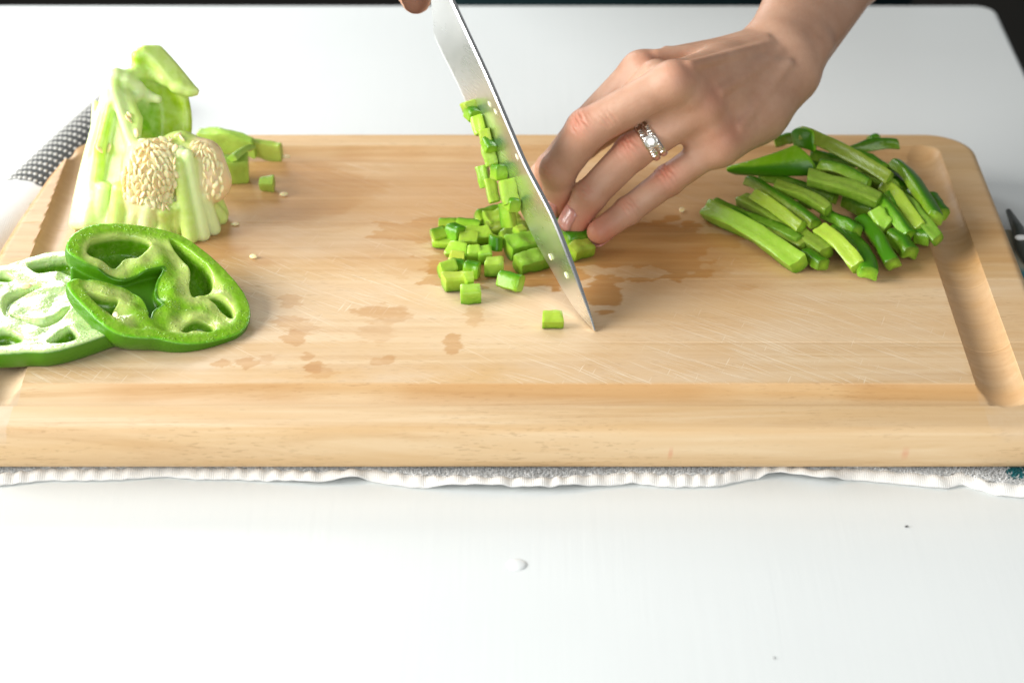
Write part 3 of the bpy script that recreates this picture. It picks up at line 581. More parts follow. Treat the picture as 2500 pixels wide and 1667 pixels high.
# --- the heap of strips at the right-hand end
G6 = lambda zx, zy: (1680 + zx / 3.267, 280 + zy / 3.267)
HEAP = 'pepper strips heaped at the right end of the board'
heap = [  # x0 y0 z0  x1 y1 z1  width thick roll bend pale label
 (150, 745, 6, 890, 1185, 5.5, 11.5, 9.5, 2.6, (0, 0, 1.2), .6, 'long thick green strip lying lowest at the front left of the heap'),
 (210, 725, 6, 900, 1030, 6, 8.5, 8, 1.4, (0, 0, 1), .3, 'dark green strip just behind the thick front strip of the heap'),
 (425, 680, 8, 1110, 1100, 6, 9.5, 8, 2.9, (0, 0, 1.5), .8, 'long pale strip third from the left front corner of the heap'),
 (480, 535, 15, 1010, 890, 12, 9, 6.5, .35, (0, 0, 2.5), .9, 'grey-green glossy strip lying slantwise on top at the left of the heap'),
 (1060, 905, 12, 1360, 1210, 6.5, 9.5, 8, 2.5, (0, 0, 1), .9, 'short bright yellow-green strip pointing to the camera at the heap front'),
 (1260, 960, 5, 1450, 1270, 5, 11.5, 8, .2, (1, 0, 1), .2, 'rounded dark strip end under the bright front strip'),
 (1085, 800, 9, 1350, 935, 8, 9, 7, .4, (0, 0, 1), .3, 'short skin-side-up strip in the middle gap of the heap'),
 (1385, 850, 7, 1640, 1200, 5, 9.5, 8, -.5, (1, 0, 1), .3, 'glossy strip running to the front right, beside the rounded strip end'),
 (1490, 770, 14, 1600, 900, 9, 10, 9, 2.4, (0, 0, 0), .9, 'stubby strip with a pale cut end below the top long strip'),
 (1620, 960, 7, 1780, 1110, 5, 11, 9, .3, (0, 0, 0), .2, 'stubby dark strip on the board at the lower right of the heap'),
 (1600, 650, 14, 1700, 870, 9, 11, 8, .6, (0, 0, 0), .4, 'dull green strip tucked behind the stubby strip with a pale end'),
 (1700, 670, 15, 1990, 1000, 8, 8, 7, 2.7, (0, 0, 2), .6, 'long thin strip sloping down the right flank with its pale cut end forward'),
 (1650, 400, 17, 1980, 830, 13, 10.5, 7, .5, (0, 0, 3), .2, 'long dark strip arching down the right rim of the heap'),
 (1930, 660, 8, 2030, 800, 6, 8, 8, .4, (0, 0, 0), .3, 'small dull strip end lying furthest right behind the heap'),
 (950, 500, 22, 1520, 690, 17, 10, 8.5, 2.8, (0, 0, 1.5), .75, 'bright long strip with a ridged cut side across the heap centre'),
 (900, 160, 31, 1610, 510, 22, 9, 7, 2.2, (0, 0, 2.5), .7, 'longest strip, bent, on the very top of the heap'),
 (1100, 440, 22, 1370, 500, 20, 9, 8, 3.0, (0, 0, 0), .9, 'short strip with a bright hollow inside face, on top between two long strips'),
 (1220, 330, 15, 1670, 235, 22, 10.5, 7, .3, (0, 0, 2), .3, 'strip pointing up to the back right with its tip over the groove'),
 (1455, 230, 7, 1530, 200, 9, 9, 8, .2, (0, 0, 0), .2, 'small strip end standing at the back edge behind the upturned strip'),
 (1140, 280, 14, 1360, 350, 14, 8, 7, .3, (0, 0, 1), .2, 'strip half hidden at the back of the heap, skin side up'),
 (560, 500, 12, 1170, 680, 9, 9.5, 7, .5, (0, 0, 1.5), .2, 'deep green shaded strip under the leaf-shaped flap'),
 (1800, 960, 6, 1930, 990, 6, 12, 9, .2, (0, 0, 0), .25, 'dark strip lying crosswise behind the lower right strips'),
 (920, 1110, 4.5, 1080, 1200, 4.5, 9, 7, .2, (0, 0, 0), .1, 'dark strip almost hidden in the shade below the pale strip'),
 (640, 920, 7, 930, 1040, 6, 8, 7, 2.8, (0, 0, 0), .7, 'short strip squeezed between the thick front strip and the pale strip'),
 (690, 225, 14, 830, 190, 17, 9, 7, .4, (0, 0, 0), .6, 'bright little strip end peeking out beside the hand'),
 (900, 655, 13, 1010, 720, 9, 9, 7, 2.0, (0, 0, 0), .7, 'tiny pale chip wedged in the middle of the heap'),
 (1250, 690, 5, 1500, 790, 5, 12, 9, .2, (0, 0, 0), .1, 'dark strip deep inside the heap below the bright ridged strip'),
 (1150, 560, 7, 1560, 560, 7, 12, 9, .1, (0, 0, 0), .1, 'dark strip deep inside the heap below the longest strip'),
 (1560, 480, 9, 1720, 640, 9, 13, 10, .1, (0, 0, 0), .1, 'dark strip deep inside the heap near its right rim'),
 (1750, 860, 6, 1920, 930, 6, 12, 9, .2, (0, 0, 0), .2, 'dark strip beneath the thin sloping strip on the right flank'),
 (280, 770, 5, 640, 990, 5, 9, 8, .4, (0, 0, 1), .3, 'strip lying on the board just behind the lowest front strip'),
 (520, 640, 14, 900, 900, 12, 8, 7, 2.2, (0, 0, 1.5), .5, 'slim strip between the glossy grey-green strip and the long pale one'),
 (700, 560, 18, 1120, 760, 15, 8, 7, 2.9, (0, 0, 1), .6, 'slim strip crossing behind the glossy grey-green strip'),
 (1040, 400, 26, 1440, 560, 21, 8, 7, .6, (0, 0, 1.5), .3, 'slim dark-backed strip lying beside the hollow bright piece'),
 (1380, 420, 18, 1650, 600, 15, 9, 7, 2.6, (0, 0, 1), .5, 'strip running under the far end of the longest strip'),
 (1480, 640, 15, 1760, 960, 9, 8.5, 7, .5, (0, 0, 1.5), .3, 'slim skin-up strip sloping forward in the right half of the heap'),
 (1560, 560, 17, 1860, 900, 11, 8.5, 7, 2.4, (0, 0, 1.5), .5, 'slim strip sloping forward beside the dark arching strip'),
 (1150, 930, 8, 1380, 1130, 6, 8, 7, .6, (0, 0, .5), .3, 'slim dark strip tucked between the bright strip and the glossy one'),
 (1300, 320, 18, 1560, 430, 17, 8, 7, .5, (0, 0, 1), .3, 'slim strip behind the longest strip at the back of the heap'),
 (1780, 640, 11, 1960, 880, 8, 9, 7, .4, (0, 0, 1), .2, 'dull strip on the right flank outside the dark arching strip'),
 (980, 330, 20, 1330, 430, 18, 9, 7, .3, (0, 0, 1), .2, 'dark strip directly beneath the longest strip at the heap top'),
 (760, 400, 9, 1150, 420, 9, 13, 9, .1, (0, 0, 0), .1, 'dark strip under the back of the leaf-shaped flap'),
]
for x0, y0, z0, x1, y1, z1, wd, th, roll, bend, pale, lab in heap:
    bar(spot(*G6(x0, y0), z0), spot(*G6(x1, y1), z1), wd * .78, th * .80, roll, bend, pale=pale, lab=lab, group=HEAP, cut=(rng.uniform(-.3, .3), rng.uniform(-.3, .3)))
# leaf-shaped flap and curled strip at the top left of the heap
def sheet(name, G, r, lab, cat, group, skin_side=1, h=.6, cols=(SKINC, FLESH)):
    G = np.asarray(G, float); A = G.reshape(-1, 3); fl = Field(A.min(0) - r - 3, A.max(0) + r + 3, h); fl.patch(G, r, 1, FLESH); v, f = fl.mesh()
    c = G.mean((0, 1)); nn = nrm(np.cross(G[-1, 0] - G[0, 0], G[0, -1] - G[0, 0])) * skin_side
    nv = np.zeros_like(v); a = np.cross(v[f[:, 1]] - v[f[:, 0]], v[f[:, 2]] - v[f[:, 0]]);
    for i in range(4): np.add.at(nv, f[:, i], a)
    nv /= np.linalg.norm(nv, axis=1)[:, None] + 1e-9; sk = smooth01(.35, .7, nv @ nn)
    o = obj(name, v, f, M_PEP, None, {'tint': cols[1] * (1 - sk[:, None]) + cols[0] * sk[:, None], 'skin': sk}, True, c); return tag(o, lab, cat, group)
q = lambda x, y, z: spot(*G6(x, y), z)
sheet('pepper_strip', [[q(330, 435, 16), q(640, 360, 24), q(850, 270, 29)], [q(360, 447, 15), q(690, 420, 23), q(960, 330, 28)], [q(380, 455, 14), q(700, 475, 18), q(1010, 460, 20)]], 1.7, 'wide leaf-shaped flap of dark skin at the upper left of the heap', 'pepper strip', HEAP, 1)
sheet('pepper_strip', [[q(845, 150, 30), q(900, 90, 35), q(985, 150, 34)], [q(850, 200, 27), q(905, 170, 32), q(990, 210, 31)], [q(865, 240, 25), q(920, 240, 28), q(1000, 270, 27)]], 1.6, 'curled strip end forming a little arch at the top of the heap', 'pepper strip', HEAP, 1)

# --- strips under the knife and the dice already cut
G4 = lambda zx, zy: (1000 + zx / 3.564, 400 + zy / 3.564)
CUTS = 'strips being diced under the knife'
for x0, y0, z0, x1, y1, z1, wd, th, roll, pale, lab in [
 (590, 478, 6, 905, 415, 6, 8, 7, .9, .3, 'dark-edged strip furthest back in the bundle being diced, left of the blade'),
 (668, 510, 7, 930, 455, 7, 10, 8, 2.9, .4, 'bright strip second from the back in the bundle, left of the blade'),
 (688, 590, 5, 990, 520, 5, 9, 8, 3.0, .3, 'strip in the middle of the bundle left of the blade, under the pale chip'),
 (800, 650, 5, 1060, 590, 5, 8, 8, 2.6, .3, 'thin strip in front of the bundle middle, left of the blade'),
 (855, 735, 5.5, 1120, 680, 5.5, 11, 9, 2.9, .15, 'broad dull green strip second from the front, left of the blade'),
 (940, 880, 4.5, 1190, 815, 4.5, 9.5, 8, 2.9, .4, 'front strip of the bundle with its square cut end, left of the blade'),
 (1405, 775, 4.5, 1570, 722, 4.5, 8, 7.5, 2.9, .5, 'front strip stub right of the blade, below the little finger'),
 (1350, 680, 5, 1530, 640, 5, 12, 8, .1, .2, 'dark strip held under the ring finger, right of the blade'),
 (1270, 500, 5, 1400, 560, 5, 12, 8, .1, .2, 'dark strip between the spine of the knife and the ring fingertip')]:
    bar(spot(*G4(x0, y0), z0), spot(*G4(x1, y1), z1), wd, th, roll, (0, 0, .4), pale=pale, lab=lab, group=CUTS)
DICE = 'diced pepper pieces left of the knife'
def dice(zx, zy, z, L, wd, th, ang, roll, pale, lab, tilt=0.):
    g_ = rng.uniform(.74, .94); L *= g_ * rng.uniform(.9, 1.1); wd *= g_ * rng.uniform(.9, 1.08); th *= g_ * rng.uniform(.9, 1.08); roll += rng.uniform(-.25, .25)
    c = spot(*G4(zx, zy), max(z * .92, min(wd, th) / 2)); d = np.array([math.cos(ang) * math.cos(tilt), math.sin(ang) * math.cos(tilt), math.sin(tilt)]) * L / 2
    return bar(c - d, c + d, wd, th, roll, pale=pale, nseg=4, lab=lab, name='pepper_dice', cat='diced pepper', group=DICE, cut=(rng.uniform(-.25, .25), rng.uniform(-.25, .25)))
PI = math.pi
for a in [
 (1245, 1352, 4.2, 11, 9.5, 8, .05, 3.0, .8, 'lone green dice nearest the front of the board, by the knife tip'),
 (885, 1030, 5, 11, 9, 9, -.5, .3, .3, 'single dice standing apart to the right of the front dice'),
 (530, 1130, 4.6, 11, 9, 9, .05, 2.9, .8, 'dice at the front of the scattered group with a bright cut face'),
 (515, 1005, 7.5, 6, 9, 7, .3, 2.7, .6, 'small dice leaning on the back of the front bright one'),
 (395, 1020, 5, 12, 10, 9, .1, 3.0, .7, 'broad bright dice to the left behind the front one'),
 (550, 930, 4.5, 8, 9, 9, -.4, .2, .2, 'dark skinned dice between the broad dice and the large pale one'),
 (740, 890, 5.5, 10, 10, 10, .1, 3.0, 1., 'large pale dice with a square cut face in front of the bundle'),
 (330, 910, 4.2, 9, 8, 7, .5, 2.6, .5, 'pointed dice furthest left in the second row from the front'),
 (415, 825, 4.4, 9, 8, 8, -.2, 2.5, .9, 'wet pale dice behind the pointed one'),
 (420, 880, 3.5, 8, 6, 6, -.3, .2, .2, 'dark little dice under the wet pale one'),
 (420, 752, 4.2, 11, 8, 7, -.35, 2.7, .6, 'flat dice lying in the third row of the scattered group'),
 (285, 690, 2.6, 13, 8, 4.5, -.15, 3.1, .8, 'flat thin slice lying furthest left of all the dice'),
 (255, 622, 4.8, 9, 8, 7, .5, .6, .4, 'dark dice furthest left, on top of the flat thin slice'),
 (330, 530, 4, 10, 8, 6, .0, .9, .6, 'dice at the far back left corner of the scattered group'),
 (400, 615, 5.5, 8, 9, 9, -.7, .4, .2, 'deep green dice in the back row beside the furthest left one'),
 (515, 545, 5.5, 13, 9, 7, -.3, .9, .5, 'long dice sloping in the back row, left of the bundle'),
 (590, 620, 5, 13, 9, 8, .15, 2.8, .3, 'long dull dice in the middle, in front of the back row'),
 (750, 690, 7.5, 10, 8, 8, 1.5, .3, .3, 'dark dice standing on end in front of the bundle', 1.2),
 (560, 780, 5, 8, 9, 10, .1, 2.9, .8, 'pale upright dice left of the dark standing one'),
 (650, 790, 4.5, 9, 9, 9, .15, 3.0, .7, 'dice pressed against the back of the large pale one'),
 (510, 660, 4.5, 11, 8, 8, .1, 2.8, .5, 'dice in the middle of the scattered group behind the flat one'),
 (960, 582, 9.5, 7, 7, 6, .6, 3.0, 1., 'pale wet chip lying on top of the bundle next to the blade'),
 (620, 510, 4.5, 6, 6, 6, .6, 3.0, 1., 'pale little dice at the left end of the dark-edged back strip')]: dice(*a)
STUCK = 'pepper bits clinging to the blade'
G3 = lambda zx, zy: (940 + zx / 3.267, zy / 3.267)
for px, py, L, wd, th, ang, roll, pale, lab, off in [
 (*G3(722, 838), 8, 8, 7, .2, 3.0, 1., 'pale topmost bit clinging to the knife blade', 4),
 (*G3(752, 902), 8, 8, 8, .1, .2, .2, 'dark skinned bit second from the top on the blade', 4.5),
 (*G3(800, 990), 10, 8, 7, -1.0, 2.5, .7, 'yellow-green bit third from the top on the blade', 4),
 (*G3(855, 1085), 9, 7, 7, -1.1, 2.6, .5, 'long bright bit in the middle of the row on the blade', 4),
 (*G3(880, 1150), 8, 8, 6, -.2, .3, .1, 'dark shaded bit in the middle of the row on the blade', 4),
 (*G3(885, 1235), 11, 8, 7, -1.2, 2.7, .6, 'slim pale green bit below the dark middle one on the blade', 4),
 (*G3(965, 1372), 9, 8, 9, .05, .2, .1, 'square deep green bit low on the blade with its skin outward', 4.5),
 (*G4(730, 95), 12, 7, 7, -1.1, 2.4, .4, 'bit hanging at the left edge of the blade beside the square dark one', 6),
 (*G4(800, 215), 13, 7, 7, -1.1, 2.9, .8, 'long pale bit pointing down at the left edge of the blade', 6),
 (*G4(935, 230), 13, 10, 8, -1.0, 3.0, 1., 'large whitish-green bit low on the blade above the bundle', 5),
 (*G4(960, 335), 8, 8, 8, .1, .2, .2, 'dark bit under the large whitish one on the blade', 5),
 (*G4(925, 430), 13, 8, 8, -1.2, 2.7, .5, 'lowest bright bit between the blade and the bundle', 5)]:
    L *= .9; wd *= .8; th *= .8; ang += rng.uniform(-.3, .3); c = bl(px, py) + KN * off * .85; e = nrm(np.cross((0, 0, 1), KN)); e = e if e[0] > 0 else -e
    d = (e * math.cos(ang) + np.array([0, 0, 1.]) * math.sin(ang)) * L / 2
    bar(c - d, c + d, wd, th, roll, pale=pale, nseg=4, lab=lab, name='pepper_bit', cat='pepper bit', group=STUCK)

# --- seeds
def seed_mesh():
    v, f = ellipsoid(np.zeros(3), np.array([2.15, 1.3, .62]), np.eye(3), 10, 6); v[:, 2] += .05 * (v[:, 0] / 2) ** 2; v[:, 1] *= 1 - .15 * v[:, 0] / 2; return mesh_data('seed', v, f, M_SEED)
SEED = seed_mesh()
def seed(c, R, scale=1., parent=None, name='seed'):
    o = bpy.data.objects.new(name, SEED); COL.objects.link(o)
    Mx = Matrix([[*(R[i] * scale), 0] for i in range(3)] + [[0, 0, 0, 1]]); q = Mx.to_quaternion(); o.rotation_mode = 'QUATERNION'; o.rotation_quaternion = q; o.scale = (scale,) * 3
    p = np.asarray(c) * MM
    if parent is not None: o.parent = parent; p = p - np.array(parent.location)
    o.location = p; return o
def rotz(a, tilt=0): c, s = math.cos(a), math.sin(a); ct, st = math.cos(tilt), math.sin(tilt); return np.array([[c, -s, 0], [s, c, 0], [0, 0, 1]]) @ np.array([[1, 0, 0], [0, ct, -st], [0, st, ct]])
for px, py, z, a, ti, lab in [(693, 474, 1.0, .2, .5, 'cream seed on the board beside the small green offcut'), (574, 547, .6, .1, .15, 'flat seed lying on the damp wood right of the pepper core'),
  (619, 626, 1.0, -.3, .6, 'seed on the board right of the pepper slices'), (1665, 512, 1.0, .8, .8, 'seed on the damp wood between the little finger and the strip heap'), (701, 383, .6, .3, .2, 'seed lying in the back groove behind the core')]:
    tag(seed(spot(px, py, z), rotz(a, ti), 1.0, None, 'pepper_seed'), lab, 'seed', 'loose pepper seeds')
bits = [(*G3(850, 830), 'topmost pale speck stuck near the spine of the blade'), (*G3(898, 890), 'second pale speck below the topmost one near the spine of the blade'), (*G3(1070, 1250), 'pale speck stuck halfway down the blade near its spine'),
        (*G4(1243, 808), 'pale green speck low on the blade beside the front strip'), (*G4(1380, 966), 'lowest pale speck on the blade, close to the tip')]
for i, (px, py, lab) in enumerate(bits):
    c = bl(px, py) + KN * 1.2; R = np.stack([nrm(SP[20] - SP[30]), np.cross(KN, nrm(SP[20] - SP[30])), KN], 1)
    v, f = ellipsoid(c, np.array([2.0, .8, .5]), R, 10, 6); o = obj('pepper_speck', v, f, M_CORE, None, {'tint': np.tile((.72, .80, .45), (len(v), 1))}, True, c); tag(o, lab, 'pepper speck', 'specks on the blade')

# --- the two big slices
def chaikin(p, n=2):
    p = np.asarray(p, float)
    for _ in range(n): q = np.roll(p, -1, 0); p = np.stack([.75 * p + .25 * q, .25 * p + .75 * q], 1).reshape(-1, 2)
    return p
def poly_sd(P, poly):
    d2 = np.full(len(P), 1e12); ins = np.zeros(len(P), bool)
    for a, b in zip(poly, np.roll(poly, -1, 0)):
        e = b - a; q = P - a; t = np.clip(q @ e / max(e @ e, 1e-12), 0, 1); r = q - t[:, None] * e; d2 = np.minimum(d2, (r * r).sum(1))
        c = ((a[1] > P[:, 1]) != (b[1] > P[:, 1])); x = a[0] + (P[:, 1] - a[1]) / np.where(b[1] == a[1], 1e-9, b[1] - a[1]) * (b[0] - a[0]); ins ^= c & (P[:, 0] < x)
    return np.where(ins, -1, 1) * np.sqrt(d2)
Z2 = lambda zx, zy: (zx / 3.136, 500 + zy / 3.136)
def pepper_slice(abc, outer, cavs, thick, inset, floor_, lab, pale=.5, bottom_r=6, h=.55, hub=None, hull=None):
    A, B, C = abc; n = nrm(np.cross(B - A, C - A)); n = n if n[2] > 0 else -n
    e1 = nrm(np.array([1, 0, 0]) - n * n[0]); e2 = np.cross(n, e1)
    loc2 = lambda pts: np.array([[np.dot(on_plane(*Z2(*p), A, n) - A, e1), np.dot(on_plane(*Z2(*p), A, n) - A, e2)] for p in pts])
    po = chaikin(loc2(outer)); pc = [(chaikin(loc2(c)), dep) for c, dep in cavs]
    lo = po.min(0) - 5; hi = po.max(0) + 5; ux = np.arange(lo[0], hi[0], h); uy = np.arange(lo[1], hi[1], h); wz = np.arange(-3, thick + 4, h)
    U, W = np.meshgrid(ux, uy, indexing='ij'); P = np.stack([U.ravel(), W.ravel()], 1)
    dO = poly_sd(P, po).reshape(U.shape); dC = [poly_sd(P, c).reshape(U.shape) for c, _ in pc]; dc_all = np.min(dC, axis=0); dH = dO if hull is None else poly_sd(P, chaikin(loc2(hull))).reshape(U.shape)
    nz = (fbm2(U, W, 7, 5) - .5) * .9 + (fbm2(U, W, 2.2, 6) - .5) * .5
    Wz = wz[None, None, :]
    side = dO[:, :, None] + inset * (np.clip(Wz / thick, 0, 2)) ** 1.7 - 1.3 * np.sin(np.clip(Wz / thick, 0, 1) * math.pi) + nz[:, :, None] * .3
    if hull is not None:
        sideH = dH[:, :, None] + inset * (np.clip(Wz / thick, 0, 2)) ** 1.7 - 1.3 * np.sin(np.clip(Wz / thick, 0, 1) * math.pi); side = smin(side, smax(sideH + 1.5, 7.5 - Wz, 2), 2)
    F = smax(side, Wz - thick, bottom_r); lift = .7 * np.exp(-np.clip(-dc_all, 0, None)) * smooth01(4, 0, np.abs(dc_all)) ; dip = smooth01(-4.5, -11, dH) * (.3 + 4.2 * np.clip(fbm2(U + 50, W, 12, 77, 2) - .32, 0, 1) * 1.6) * (1.0 if hub is None else .45); top = -(Wz - nz[:, :, None] * .55 - dip[:, :, None])
    F = smax(F, top, .9)
    for d, (c, dep) in zip(dC, pc):
        cv = smax(d[:, :, None] + Wz * .10 + nz[:, :, None] * .8 * (1 + 0 * Wz), Wz - dep, 3.5); F = smax(F, -cv, 1.0)
    v, f = surface_nets(F.astype(np.float32), (lo[0], lo[1], -3), h)
    ii = np.clip(((v[:, 0] - lo[0]) / h).astype(int), 0, U.shape[0] - 1); jj = np.clip(((v[:, 1] - lo[1]) / h).astype(int), 0, U.shape[1] - 1)
    dh = dH[ii, jj]; do = dO[ii, jj] + inset * np.clip(v[:, 2] / thick, 0, 2) ** 1.7; dc = dc_all[ii, jj]; wv = v[:, 2]
    sk = smooth01(-.9, -.3, do) * smooth01(.2, .9, wv); sk = np.maximum(sk, smooth01(thick - 2.5, thick - .8, wv)); sk = np.maximum(sk, smooth01(-.5, .5, do) * smooth01(2, 5, wv))
    edge = smooth01(-1.3, -.2, do); rib = smooth01(9.0, 1.0, dc) * smooth01(-5, -10, dh) * 1.15 if hub is None else smooth01(8, 1, np.abs(dc)) * smooth01(-3, -8, do)
    col = FLESH * np.array((1.15, 1.12, 1.5)) * (1 - edge[:, None]) + (SKINC * 1.9 + FLESH * .35) * edge[:, None]
    if hub is not None: rib = np.maximum(rib, hub)
    fz = fbm2(v[:, 0], v[:, 1], 9, 21); rib = rib * (.7 + .45 * fz) * (.6 + pale)
    ribc = np.array((.60, .76, .36)) if hub is not None else PALE * .6 + np.array((.62, .74, .26)) * .4; col = col * (1 - np.clip(rib, 0, 1)[:, None]) + (ribc * pale + np.array((.62, .74, .30)) * (1 - pale))* np.clip(rib, 0, 1)[:, None]  # wet slice: pale flesh whitened further, its sheen put into the colour
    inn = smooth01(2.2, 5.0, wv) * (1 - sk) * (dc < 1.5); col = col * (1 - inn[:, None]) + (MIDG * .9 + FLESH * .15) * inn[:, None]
    col = col * (1 - sk[:, None]) + SKINC * np.array((1.35, 1.15, .9)) * sk[:, None]
    Wd = A + v[:, :1] * e1 + v[:, 1:2] * e2 - v[:, 2:] * n
    Wd[:, 2] = np.maximum(Wd[:, 2], ZB + .15)
    o = obj('pepper_slice', Wd, f, M_WETPEP if hub is not None else M_SLICE, None, {'tint': np.clip(col, 0, 1), 'skin': sk}, True, np.array([*Wd.mean(0)[:2], ZB])); return tag(o, lab, 'pepper slice', 'thick cross slices of green pepper')
o1 = [(505, 325), (518, 270), (560, 215), (640, 168), (740, 143), (880, 135), (1050, 150), (1230, 180), (1400, 230), (1500, 300), (1620, 390), (1720, 490), (1810, 590), (1870, 670), (1912, 760), (1922, 850), (1890, 925), (1830, 985), (1740, 1012), (1640, 1040), (1500, 1062), (1380, 1057), (1290, 1040), (1210, 1018), (1100, 1015), (1010, 1010), (900, 985), (810, 930), (730, 860), (660, 790), (590, 720), (540, 660), (513, 610), (520, 578), (600, 556), (760, 562), (900, 575), (1000, 605), (1070, 660), (1120, 720), (1145, 790), (1140, 850), (1156, 862), (1168, 800), (1192, 768), (1260, 748), (1210, 700), (1188, 640), (1195, 580), (1230, 520), (1272, 458), (1200, 470), (1100, 490), (1000, 530), (930, 540), (800, 500), (680, 455), (590, 402), (530, 365)]
c1 = [((665, 330), (680, 270), (740, 240), (850, 225), (1000, 220), (1100, 240), (1165, 268), (1160, 300), (1110, 350), (1060, 388), (1010, 372), (950, 380), (920, 430), (885, 455), (800, 418), (720, 390), (675, 360)),
      ((1290, 255), (1350, 268), (1430, 325), (1520, 395), (1600, 470), (1645, 550), (1640, 620), (1600, 660), (1530, 672), (1475, 690), (1450, 590), (1470, 500), (1440, 440), (1390, 380), (1340, 320)),
      ((1600, 690), (1640, 670), (1720, 700), (1790, 770), (1802, 850), (1775, 860), (1720, 800), (1650, 740)),
      ((1400, 915), (1450, 872), (1510, 850), (1600, 870), (1655, 915), (1640, 955), (1600, 970), (1550, 945), (1480, 940), (1430, 965), (1385, 945)),
      ((650, 640), (720, 660), (830, 700), (900, 690), (925, 705), (900, 750), (870, 790), (890, 840), (945, 885), (890, 860), (850, 800), (760, 765), (690, 700))]
A1, B1, C1 = spot(*Z2(1500, 1062), 5.0), spot(*Z2(510, 600), 26), spot(*Z2(880, 135), 33)
pepper_slice((A1, B1, C1), o1, [(c, d) for c, d in zip(c1, (13, 13, 8, 8, 7))], 16, 8.0, 12, 'hollow green pepper slice leaning on top of the other slice', .8, hull=o1[:33])
o2 = [(-700, 760), (-690, 640), (-600, 540), (-450, 480), (-250, 470), (-100, 475), (60, 455), (180, 410), (300, 375), (420, 352), (560, 345), (700, 370), (850, 440), (960, 560), (1030, 700), (1050, 830), (1020, 920), (900, 960), (820, 985), (700, 1030), (560, 1075), (430, 1108), (320, 1122), (230, 1118), (120, 1125), (-40, 1135), (-200, 1125), (-400, 1080), (-560, 1000), (-660, 890)]
c2 = [((195, 455), (260, 430), (400, 408), (540, 395), (625, 440), (640, 500), (590, 525), (545, 520), (470, 498), (380, 505), (290, 522), (240, 490)),
      ((-160, 520), (-60, 505), (50, 508), (112, 540), (70, 578), (-20, 570), (-140, 580)), ((18, 715), (75, 660), (155, 630), (250, 602), (345, 608), (255, 650), (170, 682), (92, 735), (64, 790), (60, 850), (15, 810)),
      ((45, 825), (180, 850), (280, 868), (330, 865), (420, 832), (570, 750), (460, 872), (330, 930), (285, 905), (180, 882)),
      ((345, 1040), (400, 1000), (470, 950), (535, 910), (580, 960), (605, 1005), (560, 1035), (450, 1058)), ((-110, 960), (0, 935), (90, 940), (160, 975), (185, 1020), (110, 1055), (0, 1062), (-90, 1040)),
      ((690, 905), (720, 860), (770, 880), (780, 930), (740, 950)), ((-560, 640), (-400, 560), (-250, 560), (-300, 660), (-420, 740), (-540, 740)), ((-520, 860), (-380, 830), (-260, 900), (-300, 1000), (-430, 980))]
A2, B2, C2 = spot(*Z2(230, 1118), 9.5), spot(*Z2(1000, 900), 11.0), spot(*Z2(420, 352), 14)
pepper_slice((A2, B2, C2), o2, [(c, d) for c, d in zip(c2, (9, 9, 4, 4, 8, 8, 7, 8, 8))], 13, 5.0, 10, 'wet whitish-green pepper slice with a pale hub, cut off by the left edge', 1., hub=.75)
tag(seed(on_plane(*Z2(205, 637), A2, nrm(np.cross(B2 - A2, C2 - A2))) + np.array([0, 0, 1.0]), rotz(.2, .3), 1.35, None, 'pepper_seed'), 'large cream seed lying on the wet lower pepper slice', 'seed', 'loose pepper seeds')
tag(seed(spot(*Z2(885, 842), 17) , rotz(-.9, .7), 1.0, None, 'pepper_seed'), 'seed caught in a hollow of the upper pepper slice', 'seed', 'loose pepper seeds')

# --- core with ribs and seeds
Z1 = lambda zx, zy: (zx / 3.015, 80 + zy / 3.015)
cy0 = spot(*Z1(1000, 1420))[1]
cu = lambda x, y, dy=0: upright(*Z1(x, y), cy0 + dy)
core = empty('pepper_core', 'upright pale pepper core full of cream seeds behind the two slices', 'pepper core', loc=tuple(np.array([cu(1000, 1400)[0], cy0, ZB]) * MM))
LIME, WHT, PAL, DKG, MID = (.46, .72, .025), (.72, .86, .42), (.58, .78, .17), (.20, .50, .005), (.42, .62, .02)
fd = Field(cu(480, 1560) - (4, 26, 0), cu(1720, 120) + (4, 50, 14), .8); fd.lo[2] = min(fd.lo[2], ZB - 2); fd.__init__(np.array([fd.lo[0], cy0 - 28, ZB - 2]), np.array([cu(1720, 120)[0] + 3, cy0 + 48, cu(1000, 90, 30)[2] + 3]), .8)
# tall left wall: thick pale cut edge on its left, lime inside
fd.patch([[cu(560, 1400, -4), cu(640, 900, 8), cu(850, 310, 24)], [cu(640, 1400, -8), cu(740, 900, 6), cu(900, 330, 26)]], 3.6, 1.5, WHT, 7)
fd.patch([[cu(690, 1400, -6), cu(740, 900, 8), cu(870, 330, 26)], [cu(820, 1400, -10), cu(860, 1050, 2), cu(930, 480, 20)], [cu(960, 1400, -12), cu(960, 1000, -3), cu(1010, 640, 12)]], 3.0, 1.5, PAL, 8)
fd.chain([cu(690, 1390, -8), cu(735, 850, 4), cu(850, 380, 20)], [3, 2.6, 2], 1.5, LIME)
fd.patch([[cu(700, 520, 22), cu(690, 700, 16)], [cu(760, 560, 24), cu(720, 800, 16)]], 1.6, 1.5, WHT, 4)
# slanting membrane from the wall to the seed cushion
fd.patch([[cu(840, 420, 18), cu(900, 480, 18)], [cu(900, 640, 10), cu(960, 700, 12)], [cu(985, 860, 2), cu(1010, 830, 4)]], 2.4, 2, WHT, 7)
